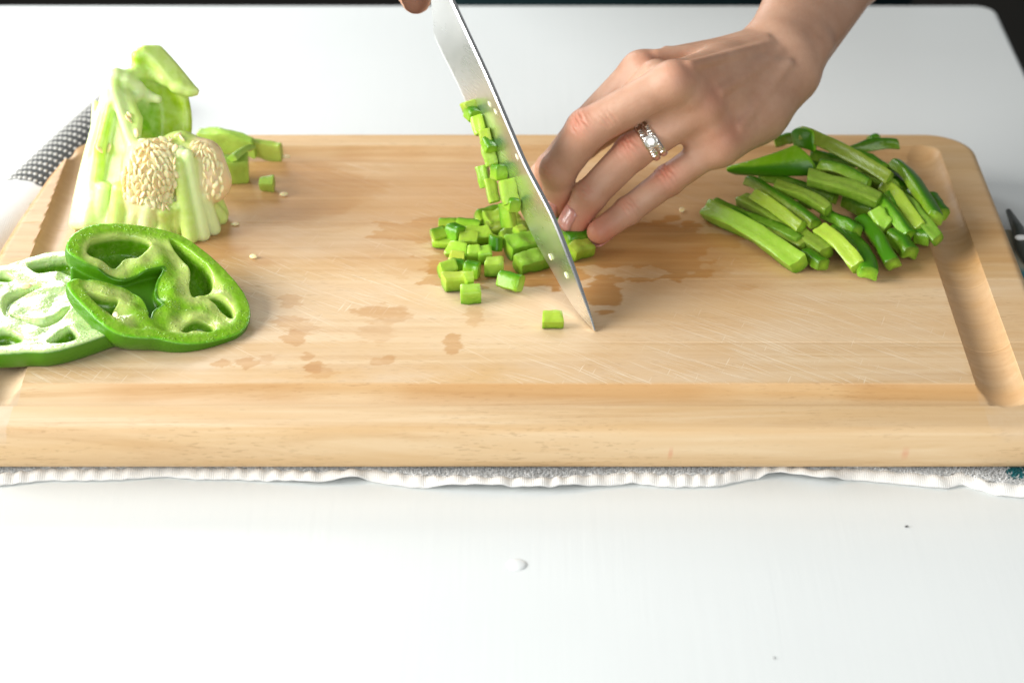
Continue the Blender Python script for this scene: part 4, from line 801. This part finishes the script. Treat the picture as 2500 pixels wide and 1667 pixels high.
# back wall, rounded, green inside
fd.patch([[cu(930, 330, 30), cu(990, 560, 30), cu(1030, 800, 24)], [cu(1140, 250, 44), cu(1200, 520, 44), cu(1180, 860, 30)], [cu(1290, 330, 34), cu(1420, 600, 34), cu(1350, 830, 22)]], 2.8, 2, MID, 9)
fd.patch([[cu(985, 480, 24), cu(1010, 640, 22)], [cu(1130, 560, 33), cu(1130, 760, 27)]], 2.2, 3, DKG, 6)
fd.chain([cu(925, 330, 26), cu(1000, 295, 32), cu(1120, 300, 36), cu(1210, 350, 32)], [3.4, 3.2, 3, 3], 2, PAL)
fd.chain([cu(930, 350, 24), cu(1010, 400, 26), cu(1090, 470, 28), cu(1160, 490, 26)], [3.2, 3, 2.6, 2.2], 2, WHT)
fd.chain([cu(960, 500, 20), cu(1030, 460, 24)], [2.6, 2], 2, WHT)
# stem-end flap at the top right with its pointed corner
fd.patch([[cu(1010, 170, 34), cu(1020, 290, 36)], [cu(1120, 150, 40), cu(1180, 330, 38)]], 3.0, 2, LIME, 6)
fd.patch([[cu(1060, 140, 36), cu(1170, 230, 36), cu(1290, 400, 30)], [cu(1160, 140, 40), cu(1260, 240, 38), cu(1400, 420, 32)]], 3.2, 2, PAL, 8)
fd.chain([cu(1330, 400, 30), cu(1400, 430, 30), cu(1440, 430, 30)], [3.2, 2.4, 1.6], 2, PAL)
fd.chain([cu(1440, 430, 30), cu(1445, 455, 30)], [1.4, .9], 1, WHT)
# cushion that carries the seeds, in two lobes, and the cut ribs spreading at the base
fd.cone(cu(1130, 1000, -6), cu(1105, 1190, -8), 15, 13, 4, (.90, .70, .34)); fd.cone(cu(1500, 930, 0), cu(1535, 1090, -2), 10, 11.5, 4, (.88, .64, .36)); fd.cone(cu(1330, 900, 4), cu(1350, 1200, 2), 12, 14, 5, PAL)
ribs = [(1290, 900, 0, 1190, 1480, -20, 3.6, 4.2, PAL), (1310, 960, -8, 1400, 1480, -22, 4, 4.4, PAL), (1380, 900, -6, 1490, 1460, -20, 3.6, 4.4, WHT), (1330, 880, -4, 1340, 1260, -18, 4, 4.2, WHT), (1420, 960, -4, 1550, 1400, -14, 3.6, 4, PAL), (1450, 1150, 0, 1620, 1340, -8, 4, 4.4, PAL), (1010, 1290, -10, 960, 1420, -20, 4, 5, WHT), (1100, 1270, -14, 1080, 1440, -22, 5, 5.5, WHT), (1200, 1310, -14, 1210, 1430, -22, 4.4, 4.6, PAL), (880, 1150, -4, 860, 1430, -16, 5, 5.4, PAL), (760, 1150, 0, 730, 1400, -12, 4.6, 5, WHT), (1290, 1290, -12, 1300, 1440, -22, 4, 4.4, PAL), (1500, 1200, -6, 1570, 1420, -12, 4, 4.2, WHT)]
for x0, y0, d0, x1, y1, d1, r0, r1, c in ribs:
    a, b = cu(x0, y0, d0 - 5), spot(*Z1(x1, y1 + 22), r1 * .6); fd.cone(a, b, r0 * .8, r1 * .92, 1.0, c)
for i in range(10):
    s = i / 9; a = cu(1000 + 560 * s, 1180, 6); b = cu(900 + 740 * s, 1400, -4 + 12 * s); b[2] = ZB + 3; fd.cone(a, b, 4, 3.4, 2.0, PAL)
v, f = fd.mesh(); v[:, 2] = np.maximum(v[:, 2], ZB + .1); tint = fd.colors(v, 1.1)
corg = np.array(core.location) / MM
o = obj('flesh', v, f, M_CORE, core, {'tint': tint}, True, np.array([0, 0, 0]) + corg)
from mathutils.bvhtree import BVHTree
tree = BVHTree.FromPolygons([tuple(x) for x in v], [tuple(int(k) for k in q) for q in f])
def seed_on(px, py, r, sink=0.):
    d = Vector(ray(px, py)).normalized(); hit, nn, _, _ = tree.ray_cast(Vector(CAM / MM), d)
    if hit is None: return
    nn = np.array(nn); nn = nn if nn @ np.array(d) < 0 else -nn
    t = nrm(np.array([r.uniform(-.8, .8), -.1, -1])); e1 = nrm(t - nn * (t @ nn)); sd_ = np.cross(nn, e1); w_ = r.uniform(.35, 1.3) * r.choice((-1, 1))
    R = np.stack([e1, sd_ * math.cos(w_) + nn * math.sin(w_), nn * math.cos(w_) - sd_ * math.sin(w_)], 1)
    seed(np.array(hit) + nn * (r.uniform(.2, 1.0) + sink), R, r.uniform(.95, 1.25), core)
def inside(p, poly):
    return poly_sd(np.array([p], float), np.array(poly, float))[0] < 0
for poly, n, sd in ((((1000, 840), (1120, 800), (1250, 790), (1300, 860), (1310, 960), (1290, 1240), (1215, 1310), (1080, 1260), (930, 1215), (900, 1090), (960, 960)), 190, 3), (((1400, 800), (1500, 815), (1570, 880), (1630, 990), (1560, 980), (1480, 930)), 26, 4)):
    r = np.random.default_rng(sd); pts = []; A_ = np.array(poly)
    for _ in range(6000):
        p = r.uniform(A_.min(0), A_.max(0))
        if inside(p, poly) and all(((p[0] - q[0]) / 25) ** 2 + ((p[1] - q[1]) / 44) ** 2 > 1 for q in pts): pts.append(p)
        if len(pts) >= n: break
    for p in pts: seed_on(*Z1(*p), r)
r = np.random.default_rng(5); pts = []
for _ in range(3000):
    p = r.uniform((1500, 930), (1650, 1240))
    if ((p[0] - 1560) / 80) ** 2 + ((p[1] - 1080) / 150) ** 2 < 1 and all(((p[0] - q[0]) / 30) ** 2 + ((p[1] - q[1]) / 58) ** 2 > 1 for q in pts): pts.append(p)
for p in pts[:34]: seed_on(*Z1(*p), r, -.35)
r = np.random.default_rng(9)
for x, y in ((940, 640), (950, 610), (1000, 740), (1050, 800), (800, 850), (735, 860), (1090, 820), (1250, 790), (1310, 760), (1340, 780)): seed_on(*Z1(x, y), r)

# --- offcuts behind the core
W1 = lambda zx, zy: (460 + zx / 4.357, 300 + zy / 4.357)
s_ = lambda x, y, z: spot(*W1(x, y), z)
bar(s_(130, 190, 8), s_(700, 265, 8), 15, 6, 1.2, (0, 0, 1), (1.15, .8), .7, 12, 'long pale green trimming with a tapering tail behind the core', 'pepper_offcut', 'pepper offcut', 'pepper offcuts behind the core')
bar(s_(680, 265, 6), s_(990, 310, 5), 14, 5, 1.2, (0, 0, -.5), (.8, .9), .7, 8, 'flat tail end of trimming reaching furthest right behind the core', 'pepper_offcut', 'pepper offcut', 'pepper offcuts behind the core')
bar(s_(280, 500, 7.5), s_(640, 490, 7.5), 14, 10, 1.35, (0, 0, .4), (1, 1), .3, 8, 'blocky yellow-green offcut standing right behind the core', 'pepper_offcut', 'pepper offcut', 'pepper offcuts behind the core')
bar(s_(470, 390, 15), s_(690, 270, 15), 6, 4, .6, (0, 0, 1.5), (1, .7), 1., 6, 'whitish membrane shred lying over the blocky offcut', 'pepper_offcut', 'pepper offcut', 'pepper offcuts behind the core')
bar(s_(760, 650, 4), s_(910, 655, 4), 9, 7, 1.0, (0, 0, 0), (.7, 1), .9, 4, 'small pale green chip on the board beside a cream seed', 'pepper_offcut', 'pepper offcut', 'pepper offcuts behind the core')

# ------------------------------------------------------------------ the cook
person = empty('person', 'person in a dark top, left hand steadying the strips, right hand on the knife', 'person')
K = lambda px, py, z: spot(px, py, z)
idx = [K(1565, 172, 76), K(1428, 315, 46), K(1348, 412, 28), K(1326, 482, 12)]
mid = [K(1643, 200, 82), K(1435, 315, 57), K(1362, 418, 35), K(1366, 496, 15)]
rin = [K(1716, 262, 66), K(1545, 370, 45), K(1440, 478, 25), K(1401, 543, 12)]
lit = [K(1762, 348, 47), K(1632, 440, 29), K(1533, 515, 18), K(1463, 566, 11)]
thu = [K(1760, 185, 56), K(1590, 235, 46), K(1420, 345, 26), K(1327, 432, 13)]
Wc = K(1905, 108, 76); wa = nrm(np.array([.75, -.32, -.52])); fore = K(2040, -130, 100); elbow = K(2330, -620, 165)
hd = nrm(np.mean([idx[0], mid[0], rin[0], lit[0]], 0) - Wc); wa = nrm(wa - hd * (wa @ hd))
Cc = [Wc + wa * s + hd * 6 for s in (-3, 1, 7, 14)]
dn = nrm(np.cross(wa, hd)); dn = dn if dn[2] > 0 else -dn          # back of the hand
hf = Field([-5, 60, ZB - 1], [262, 410, 205], .85)
# fingers
for ch, r in ((idx, (9.4, 9.2, 8.0, 6.8)), (mid, (9.8, 10.0, 8.8, 7.4)), (rin, (9.2, 9.0, 8.1, 7.1)), (lit, (8.2, 7.6, 6.8, 6.1)), (thu, (13, 10.5, 9.5, 8))):
    hf.chain(ch, r, 1.2, 1)
    for j in (1, 2): hf.cone(ch[j], ch[j], r[j] * 1.035, r[j] * 1.035, 2.0)
FNG = hf.F.copy()
# palm
pal = Field([-5, 60, ZB - 1], [262, 410, 205], .85)
for c, m, r0, r1 in ((Cc[0], idx[0], 9.5, 9.2), (Cc[1], mid[0], 12.5, 10), (Cc[2], rin[0], 13.5, 9.6), (Cc[3], lit[0], 13, 9.0)):
    pal.cone(c - dn * 3, m - dn * 1.0, r0, r1, 9)
pal.cone(Cc[3] - dn * 6 + wa * 3, lit[0] * .45 + Cc[3] * .55 - dn * 7 + wa * 2, 12, 14, 9); pal.cone(lit[0] * .45 + Cc[3] * .55 - dn * 7 + wa * 2, lit[0] - dn * 4, 14, 9, 9)
pal.cone(Cc[0] - dn * 9 + wa * 3, thu[1], 12, 10, 9); pal.cone(mid[0] * .5 + Cc[1] * .5 - dn * 9, rin[0] * .7 + Cc[2] * .3 - dn * 8, 13, 11, 9)
# skin webs between the finger roots
for A_, B_, ta, tb in ((idx, mid, .42, .28), (mid, rin, .36, .42), (rin, lit, .30, .30)):
    p0 = (A_[0] + B_[0]) / 2; p1 = (A_[0] + ta * (A_[1] - A_[0]) + B_[0] + tb * (B_[1] - B_[0])) / 2
    pal.cone(p0 - dn * .5, p1 - dn * 1.5, 8.6, 5.6, 6)
# knuckles, tendons, vein
for m, r in ((idx[0], 8.6), (mid[0], 9.2), (rin[0], 8.0), (lit[0], 7.2)): pal.cone(m + dn * 3.4 + hd * 1, m + dn * 2.6 - hd * 5, r * .68, r * .6, 4)
for c, m in ((Cc[0], idx[0]), (Cc[1], mid[0]), (Cc[2], rin[0]), (Cc[3], lit[0])):
    a = m + dn * 8.6 - hd * 7; b = c + dn * 10.8 + hd * 10; pal.cone(a, b, 2.8, 2.2, 2.4)
pal.cone(idx[0] + dn * 8 - hd * 14, Cc[1] + dn * 11 + hd * 26, 2.0, 1.8, 2.4); pal.cone(Cc[1] + dn * 11 + hd * 30, Cc[3] + dn * 10.5 + hd * 10, 1.8, 1.7, 2.4)
# wrist and forearm (flattened)
fl_ = (dn, .80); 
for s, r in ((-4.5, 12.5), (1, 15), (10, 15.5)):
    pal.cone(Wc + wa * s * .95 - dn * 2, fore + wa * (s * 1.5 - 1) - dn * 2, r, r * 1.22, 8); pal.cone(fore + wa * (s * 1.5 - 1) - dn * 2, elbow + wa * s * 1.8, r * 1.22, r * 1.6, 8)
pal.cone(Wc + wa * 13 + dn * 6 - hd * 10, Wc + wa * 12 + dn * 6 - hd * 14, 5, 5, 8)          # ulna head
# webs keep fingers apart: union of palm and fingers with a moderate blend
hf.F = smin(pal.F, FNG, 4.0); v, f = hf.mesh()
def dorsal(ch, j):
    ax = nrm(ch[j + 1] - ch[j - 1]); u_ = nrm(ch[j] - (ch[j - 1] + ch[j + 1]) / 2) * .55 + nrm(np.array([-.1, -.75, .65])) * .75
    return nrm(u_ - ax * (u_ @ ax))
def near(p, r): return np.exp(-((v - p) ** 2).sum(1) / (2 * r * r))
red = np.zeros(len(v)); wr = np.zeros(len(v)); vein = np.zeros(len(v))
for ch in (idx, mid, rin, lit):
    up_ = dorsal(ch, 1)
    red += .75 * near(ch[1] + up_ * 6, 5.5) + .30 * near(ch[2] + up_ * 5, 4) + .8 * near(ch[3], 7) + .35 * near(ch[0] + dn * 8, 6.0)
    ax = nrm(ch[2] - ch[0]); s = (v - ch[1]) @ ax; wr += np.maximum(0, np.sin(s * 2.6 + .6 * np.sin(v[:, 0] * 1.3))) * near(ch[1] + up_ * 7, 4.0) * 1.2
red += .12 * near((rin[0] + lit[0]) / 2 + dn * 2, 9)
for a, b in ((idx[0] + dn * 9 - hd * 14, Cc[1] + dn * 12 + hd * 26), (Cc[1] + dn * 12 + hd * 30, Cc[3] + dn * 12 + hd * 10), (Cc[1] + dn * 12, fore + dn * 14)):
    ab = b - a; tt = np.clip((v - a) @ ab / (ab @ ab), 0, 1); d2 = ((v - a - tt[:, None] * ab) ** 2).sum(1); vein += np.exp(-d2 / 10)
nv_h = np.zeros_like(v); a_ = np.cross(v[f[:, 1]] - v[f[:, 0]], v[f[:, 2]] - v[f[:, 0]])
for i in range(4): np.add.at(nv_h, f[:, i], a_)
nv_h /= np.linalg.norm(nv_h, axis=1)[:, None] + 1e-9
for ch in (idx, mid, rin, lit):
    for j, amp, wdt in ((1, .75, 5.5), (2, .45, 4.0)):
        up_ = dorsal(ch, j); ax = nrm(ch[j + 1] - ch[j - 1]); q = v - ch[j]; sx = q @ ax; yy = q @ np.cross(ax, up_)
        line = sum(np.exp(-((sx - o_ - .05 * k_ * yy * yy / 4 - .3 * np.sin(yy * .9 + o_)) / .62) ** 2) for o_, k_ in ((-3.1, -1), (-.9, -.3), (1.1, .4), (3.2, 1)))
        m_ = smooth01(.2, .7, (nv_h @ up_)) * np.exp(-(yy / wdt) ** 2) * np.exp(-(sx / 5.5) ** 2); v = v - nv_h * (line * m_ * amp)[:, None]; red = red + .4 * line * m_
obj('arm', v, f, M_SKIN, person, {'red': np.clip(red, 0, 1), 'wrinkle': wr, 'vein': np.clip(vein, 0, 1)}); arm = bpy.data.objects['arm']; arm['label'] = 'left forearm and hand, fingers curled on the strips'
def nail(ch, r, parent):
    ax = nrm(ch[3] - ch[2]); up_ = nrm(ch[2] - (ch[1] + ch[3]) / 2); up_ = nrm(up_ - ax * (up_ @ ax)); sd = np.cross(ax, up_)
    nv = []; 
    for i in range(9):
        s = -6.5 + 11.5 * i / 8
        for j in range(9):
            a = (j / 8 - .5) * 2; wdt = 1.0 * math.sqrt(max(0, 1 - (abs(s + .75) / 6.6) ** 4)) if i in (0, 8) else 1.0
            ang = a * .95 * wdt; rr = r * 1.035 - .0; drop = .05 * max(0, s) ** 2
            nv.append(ch[3] + ax * s + (up_ * math.cos(ang) + sd * math.sin(ang)) * rr - up_ * drop)
    F_ = [(i * 9 + j, i * 9 + j + 1, (i + 1) * 9 + j + 1, (i + 1) * 9 + j) for i in range(8) for j in range(8)]
    o = obj('fingernail', nv, F_, M_NAIL, parent); mod = o.modifiers.new('thick', 'SOLIDIFY'); mod.thickness = .0007; mod.offset = 0
for ch, r in ((idx, 6.8), (mid, 7.4), (rin, 7.1), (lit, 6.1)): nail(ch, r, arm)
# right hand closed round the knife handle, mostly above the picture
rh = Field(np.array([-125, 150, 95]), np.array([60, 420, 300]), 1.6)
kp = lambda s, l, d: b0 + kdir * s + KN * l + kdn * d
for i, s in enumerate((16, 37, 57, 76)):
    r = (9.6, 9.8, 9.4, 8.4)[i]
    rh.chain([kp(s + 6, -17, -14), kp(s + 2, 2, -20), kp(s, 19, -4), kp(s + 2, 17, 14), kp(s + 4, -2, 19)], [r * 1.1, r, r * .95, r * .9, r * .8], 1.5, 1)
rh.chain([kp(74, -22, 8), kp(40, -24, -6), kp(10, -15, -6), kp(-10, -12, 2)], [14, 11, 9.5, 8.5], 3, 1)
tipq = bl(1084, -14) + KN * 15; rh.chain([kp(24, 20, 10), bl(1072, -60) + KN * 17, tipq], [9.5, 9, 7.6], 2, 1); rh.cone(kp(30, -20, -6), kp(84, -20, -2), 13, 13, 6); rh.cone(kp(30, -20, -6), kp(108, -26, -8), 13, 19, 6); rh.cone(kp(84, -18, 0), kp(112, -24, -2), 13, 19, 6)
rh.cone(kp(108, -26, -6), kp(230, -40, -30), 20, 24, 8)
v, f = rh.mesh(); z0 = np.zeros(len(v)); o = obj('arm', v, f, M_SKIN, person, {'red': .35 * near(kp(0, 19, 10), 14) if False else z0 + .1, 'wrinkle': z0, 'vein': z0}); o['label'] = 'right hand closed round the knife handle'
# dark top
sh = Field(np.array([-210, 470, -200]), np.array([420, 860, 700]), 7)
bx, by = 110, 690
sh.cone((bx, by, -190), (bx, by, 150), 120, 125, 40, 1, flat=((1, 0, 0), 1.45)); sh.cone((bx, by, 150), (bx, by + 15, 470), 125, 115, 40, 1, flat=((1, 0, 0), 1.5))
sh.cone((bx + 165, by, 490), elbow + (25, 40, 20), 60, 48, 30, 1); sh.cone((bx - 165, by, 490), kp(235, -42, -30), 60, 44, 30, 1); sh.cone(elbow + (25, 40, 20), fore * .35 + elbow * .65, 48, 38, 20, 1)
v, f = sh.mesh(); v[:, 2] += 2.0 * np.sin(v[:, 0] / 14 + v[:, 2] / 22); o = obj('shirt', v, f, M_SHIRT, person)

# ------------------------------------------------------------------ ring on the ring finger
u = rin[0] * .70 + rin[1] * .30
rc = on_plane(1588, 340, u, nrm(np.cross(RT, UP))) ; axf = nrm(rin[1] - rin[0]); ru = nrm(rin[1] - (rin[0] + rin[2]) / 2); ru = nrm(ru - axf * (ru @ axf)); rs = np.cross(axf, ru)
tpar = .74; rc = rin[0] * (1 - tpar) + rin[1] * tpar; rr = 9.6
ring = empty('ring', 'silver double-band ring with a clear stone on the ring finger', 'ring', loc=tuple(rc * MM))
tocam = nrm(CAM / MM - rc); g0 = math.atan2(tocam @ rs, tocam @ ru) - .05
if True:
    right_img = RT @ rs, RT @ ru; g0 += .0
for off in (-2.05, 2.05):
    p = [rc + axf * off + (ru * math.cos(a) + rs * math.sin(a)) * rr for a in np.linspace(0, 2 * PI, 49)]
    v = []; f = []; sec = [(-1.0, -.55), (1.0, -.55), (1.1, .2), (.6, .75), (-.6, .75), (-1.1, .2)]
    for i in range(48):
        a = 2 * PI * i / 48; rad = ru * math.cos(a) + rs * math.sin(a)
        for x, y in sec: v.append(rc + axf * (off + x * 1.5) + rad * (rr + y))
    for i in range(48):
        for k in range(6): f.append((i * 6 + k, ((i + 1) % 48) * 6 + k, ((i + 1) % 48) * 6 + (k + 1) % 6, i * 6 + (k + 1) % 6))
    o = obj('band', v, f, M_SILVER, ring, origin=rc); o.data.set_sharp_from_angle(angle=.5)
    for i in range(11):
        a = g0 + (i - 5) * .155
        if abs(i - 5) < 1 and off < 0: continue
        rad = ru * math.cos(a) + rs * math.sin(a); tg = -ru * math.sin(a) + rs * math.cos(a); R = np.stack([tg, axf, rad], 1)
        v, f = ellipsoid(rc + axf * off + rad * (rr + .8), np.array([.75, 1.25, .6]), R, 6, 4); obj('small_stone', v, f, M_SILVER, ring, smooth=False, origin=rc)
rad = ru * math.cos(g0) + rs * math.sin(g0); tg = -ru * math.sin(g0) + rs * math.cos(g0)
def gem(c, R, s):
    v = [c - R[:, 2] * s * .9]; f = []; n = 8
    for rd, z in ((1, .0), (1, .12), (.58, .45)):
        for k in range(n): a = 2 * PI * k / n; v.append(c + (R[:, 0] * math.cos(a) + R[:, 1] * math.sin(a)) * rd * s + R[:, 2] * z * s)
    for k in range(n):
        k2 = (k + 1) % n; f += [(0, 1 + k2, 1 + k), (1 + k, 1 + k2, 9 + k2, 9 + k), (9 + k, 9 + k2, 17 + k2, 17 + k)]
    f.append(tuple(17 + k for k in range(n))); return v, f
Rg = np.stack([tg, axf, rad], 1); gc = rc + rad * (rr + 2.0)
v, f = gem(gc, Rg, 3.2); obj('gem', v, f, M_GEM, ring, smooth=False, origin=rc)
v, f = tube([gc + (tg * math.cos(a) + axf * math.sin(a)) * 3.0 - rad * .3 for a in np.linspace(0, 2 * PI, 25)], .6, 8, False); obj('setting', v, f, M_SILVER, ring, origin=rc)
for a in (.8, 2.35, 3.9, 5.5):
    e = (tg * math.cos(a) + axf * math.sin(a)); v, f = tube([rc + rad * (rr + .2) + e * 1.8, gc + e * 3.0, gc + e * 2.5 + rad * .7], .45, 6); obj('prong', v, f, M_SILVER, ring, origin=rc)

# ------------------------------------------------------------------ small marks on the table
c = spot(1262, 1378, -ZB); v, f = ellipsoid(np.array([c[0], c[1], 0]), np.array([4.2, 4.4, .9]), np.eye(3), 24, 12); v[:, 2] = np.maximum(v[:, 2], .02)
tag(obj('water_drop', v, f, M_WATER, None, None, True, np.array([c[0], c[1], 0])), 'milky white drop on the bare table in front of the board', 'drop')
c = spot(2213, 1286, -ZB); v, f = ellipsoid(np.array([c[0], c[1], .4]), np.array([1.0, .4, .3]), rotz(.5), 8, 5)
tag(obj('crumb', v, f, M_BLACK, None, None, True, np.array([c[0], c[1], 0])), 'tiny dark crumb on the table at the right', 'crumb')
c = spot(1890, 1606, -ZB); v, f = ellipsoid(np.array([c[0], c[1], .3]), np.array([.6, .4, .3]), rotz(.9), 8, 5)
tag(obj('crumb', v, f, mat_plain('grey_crumb', (.3, .3, .29), .7), None, None, True, np.array([c[0], c[1], 0])), 'faint speck on the table near the bottom edge of the picture', 'crumb')
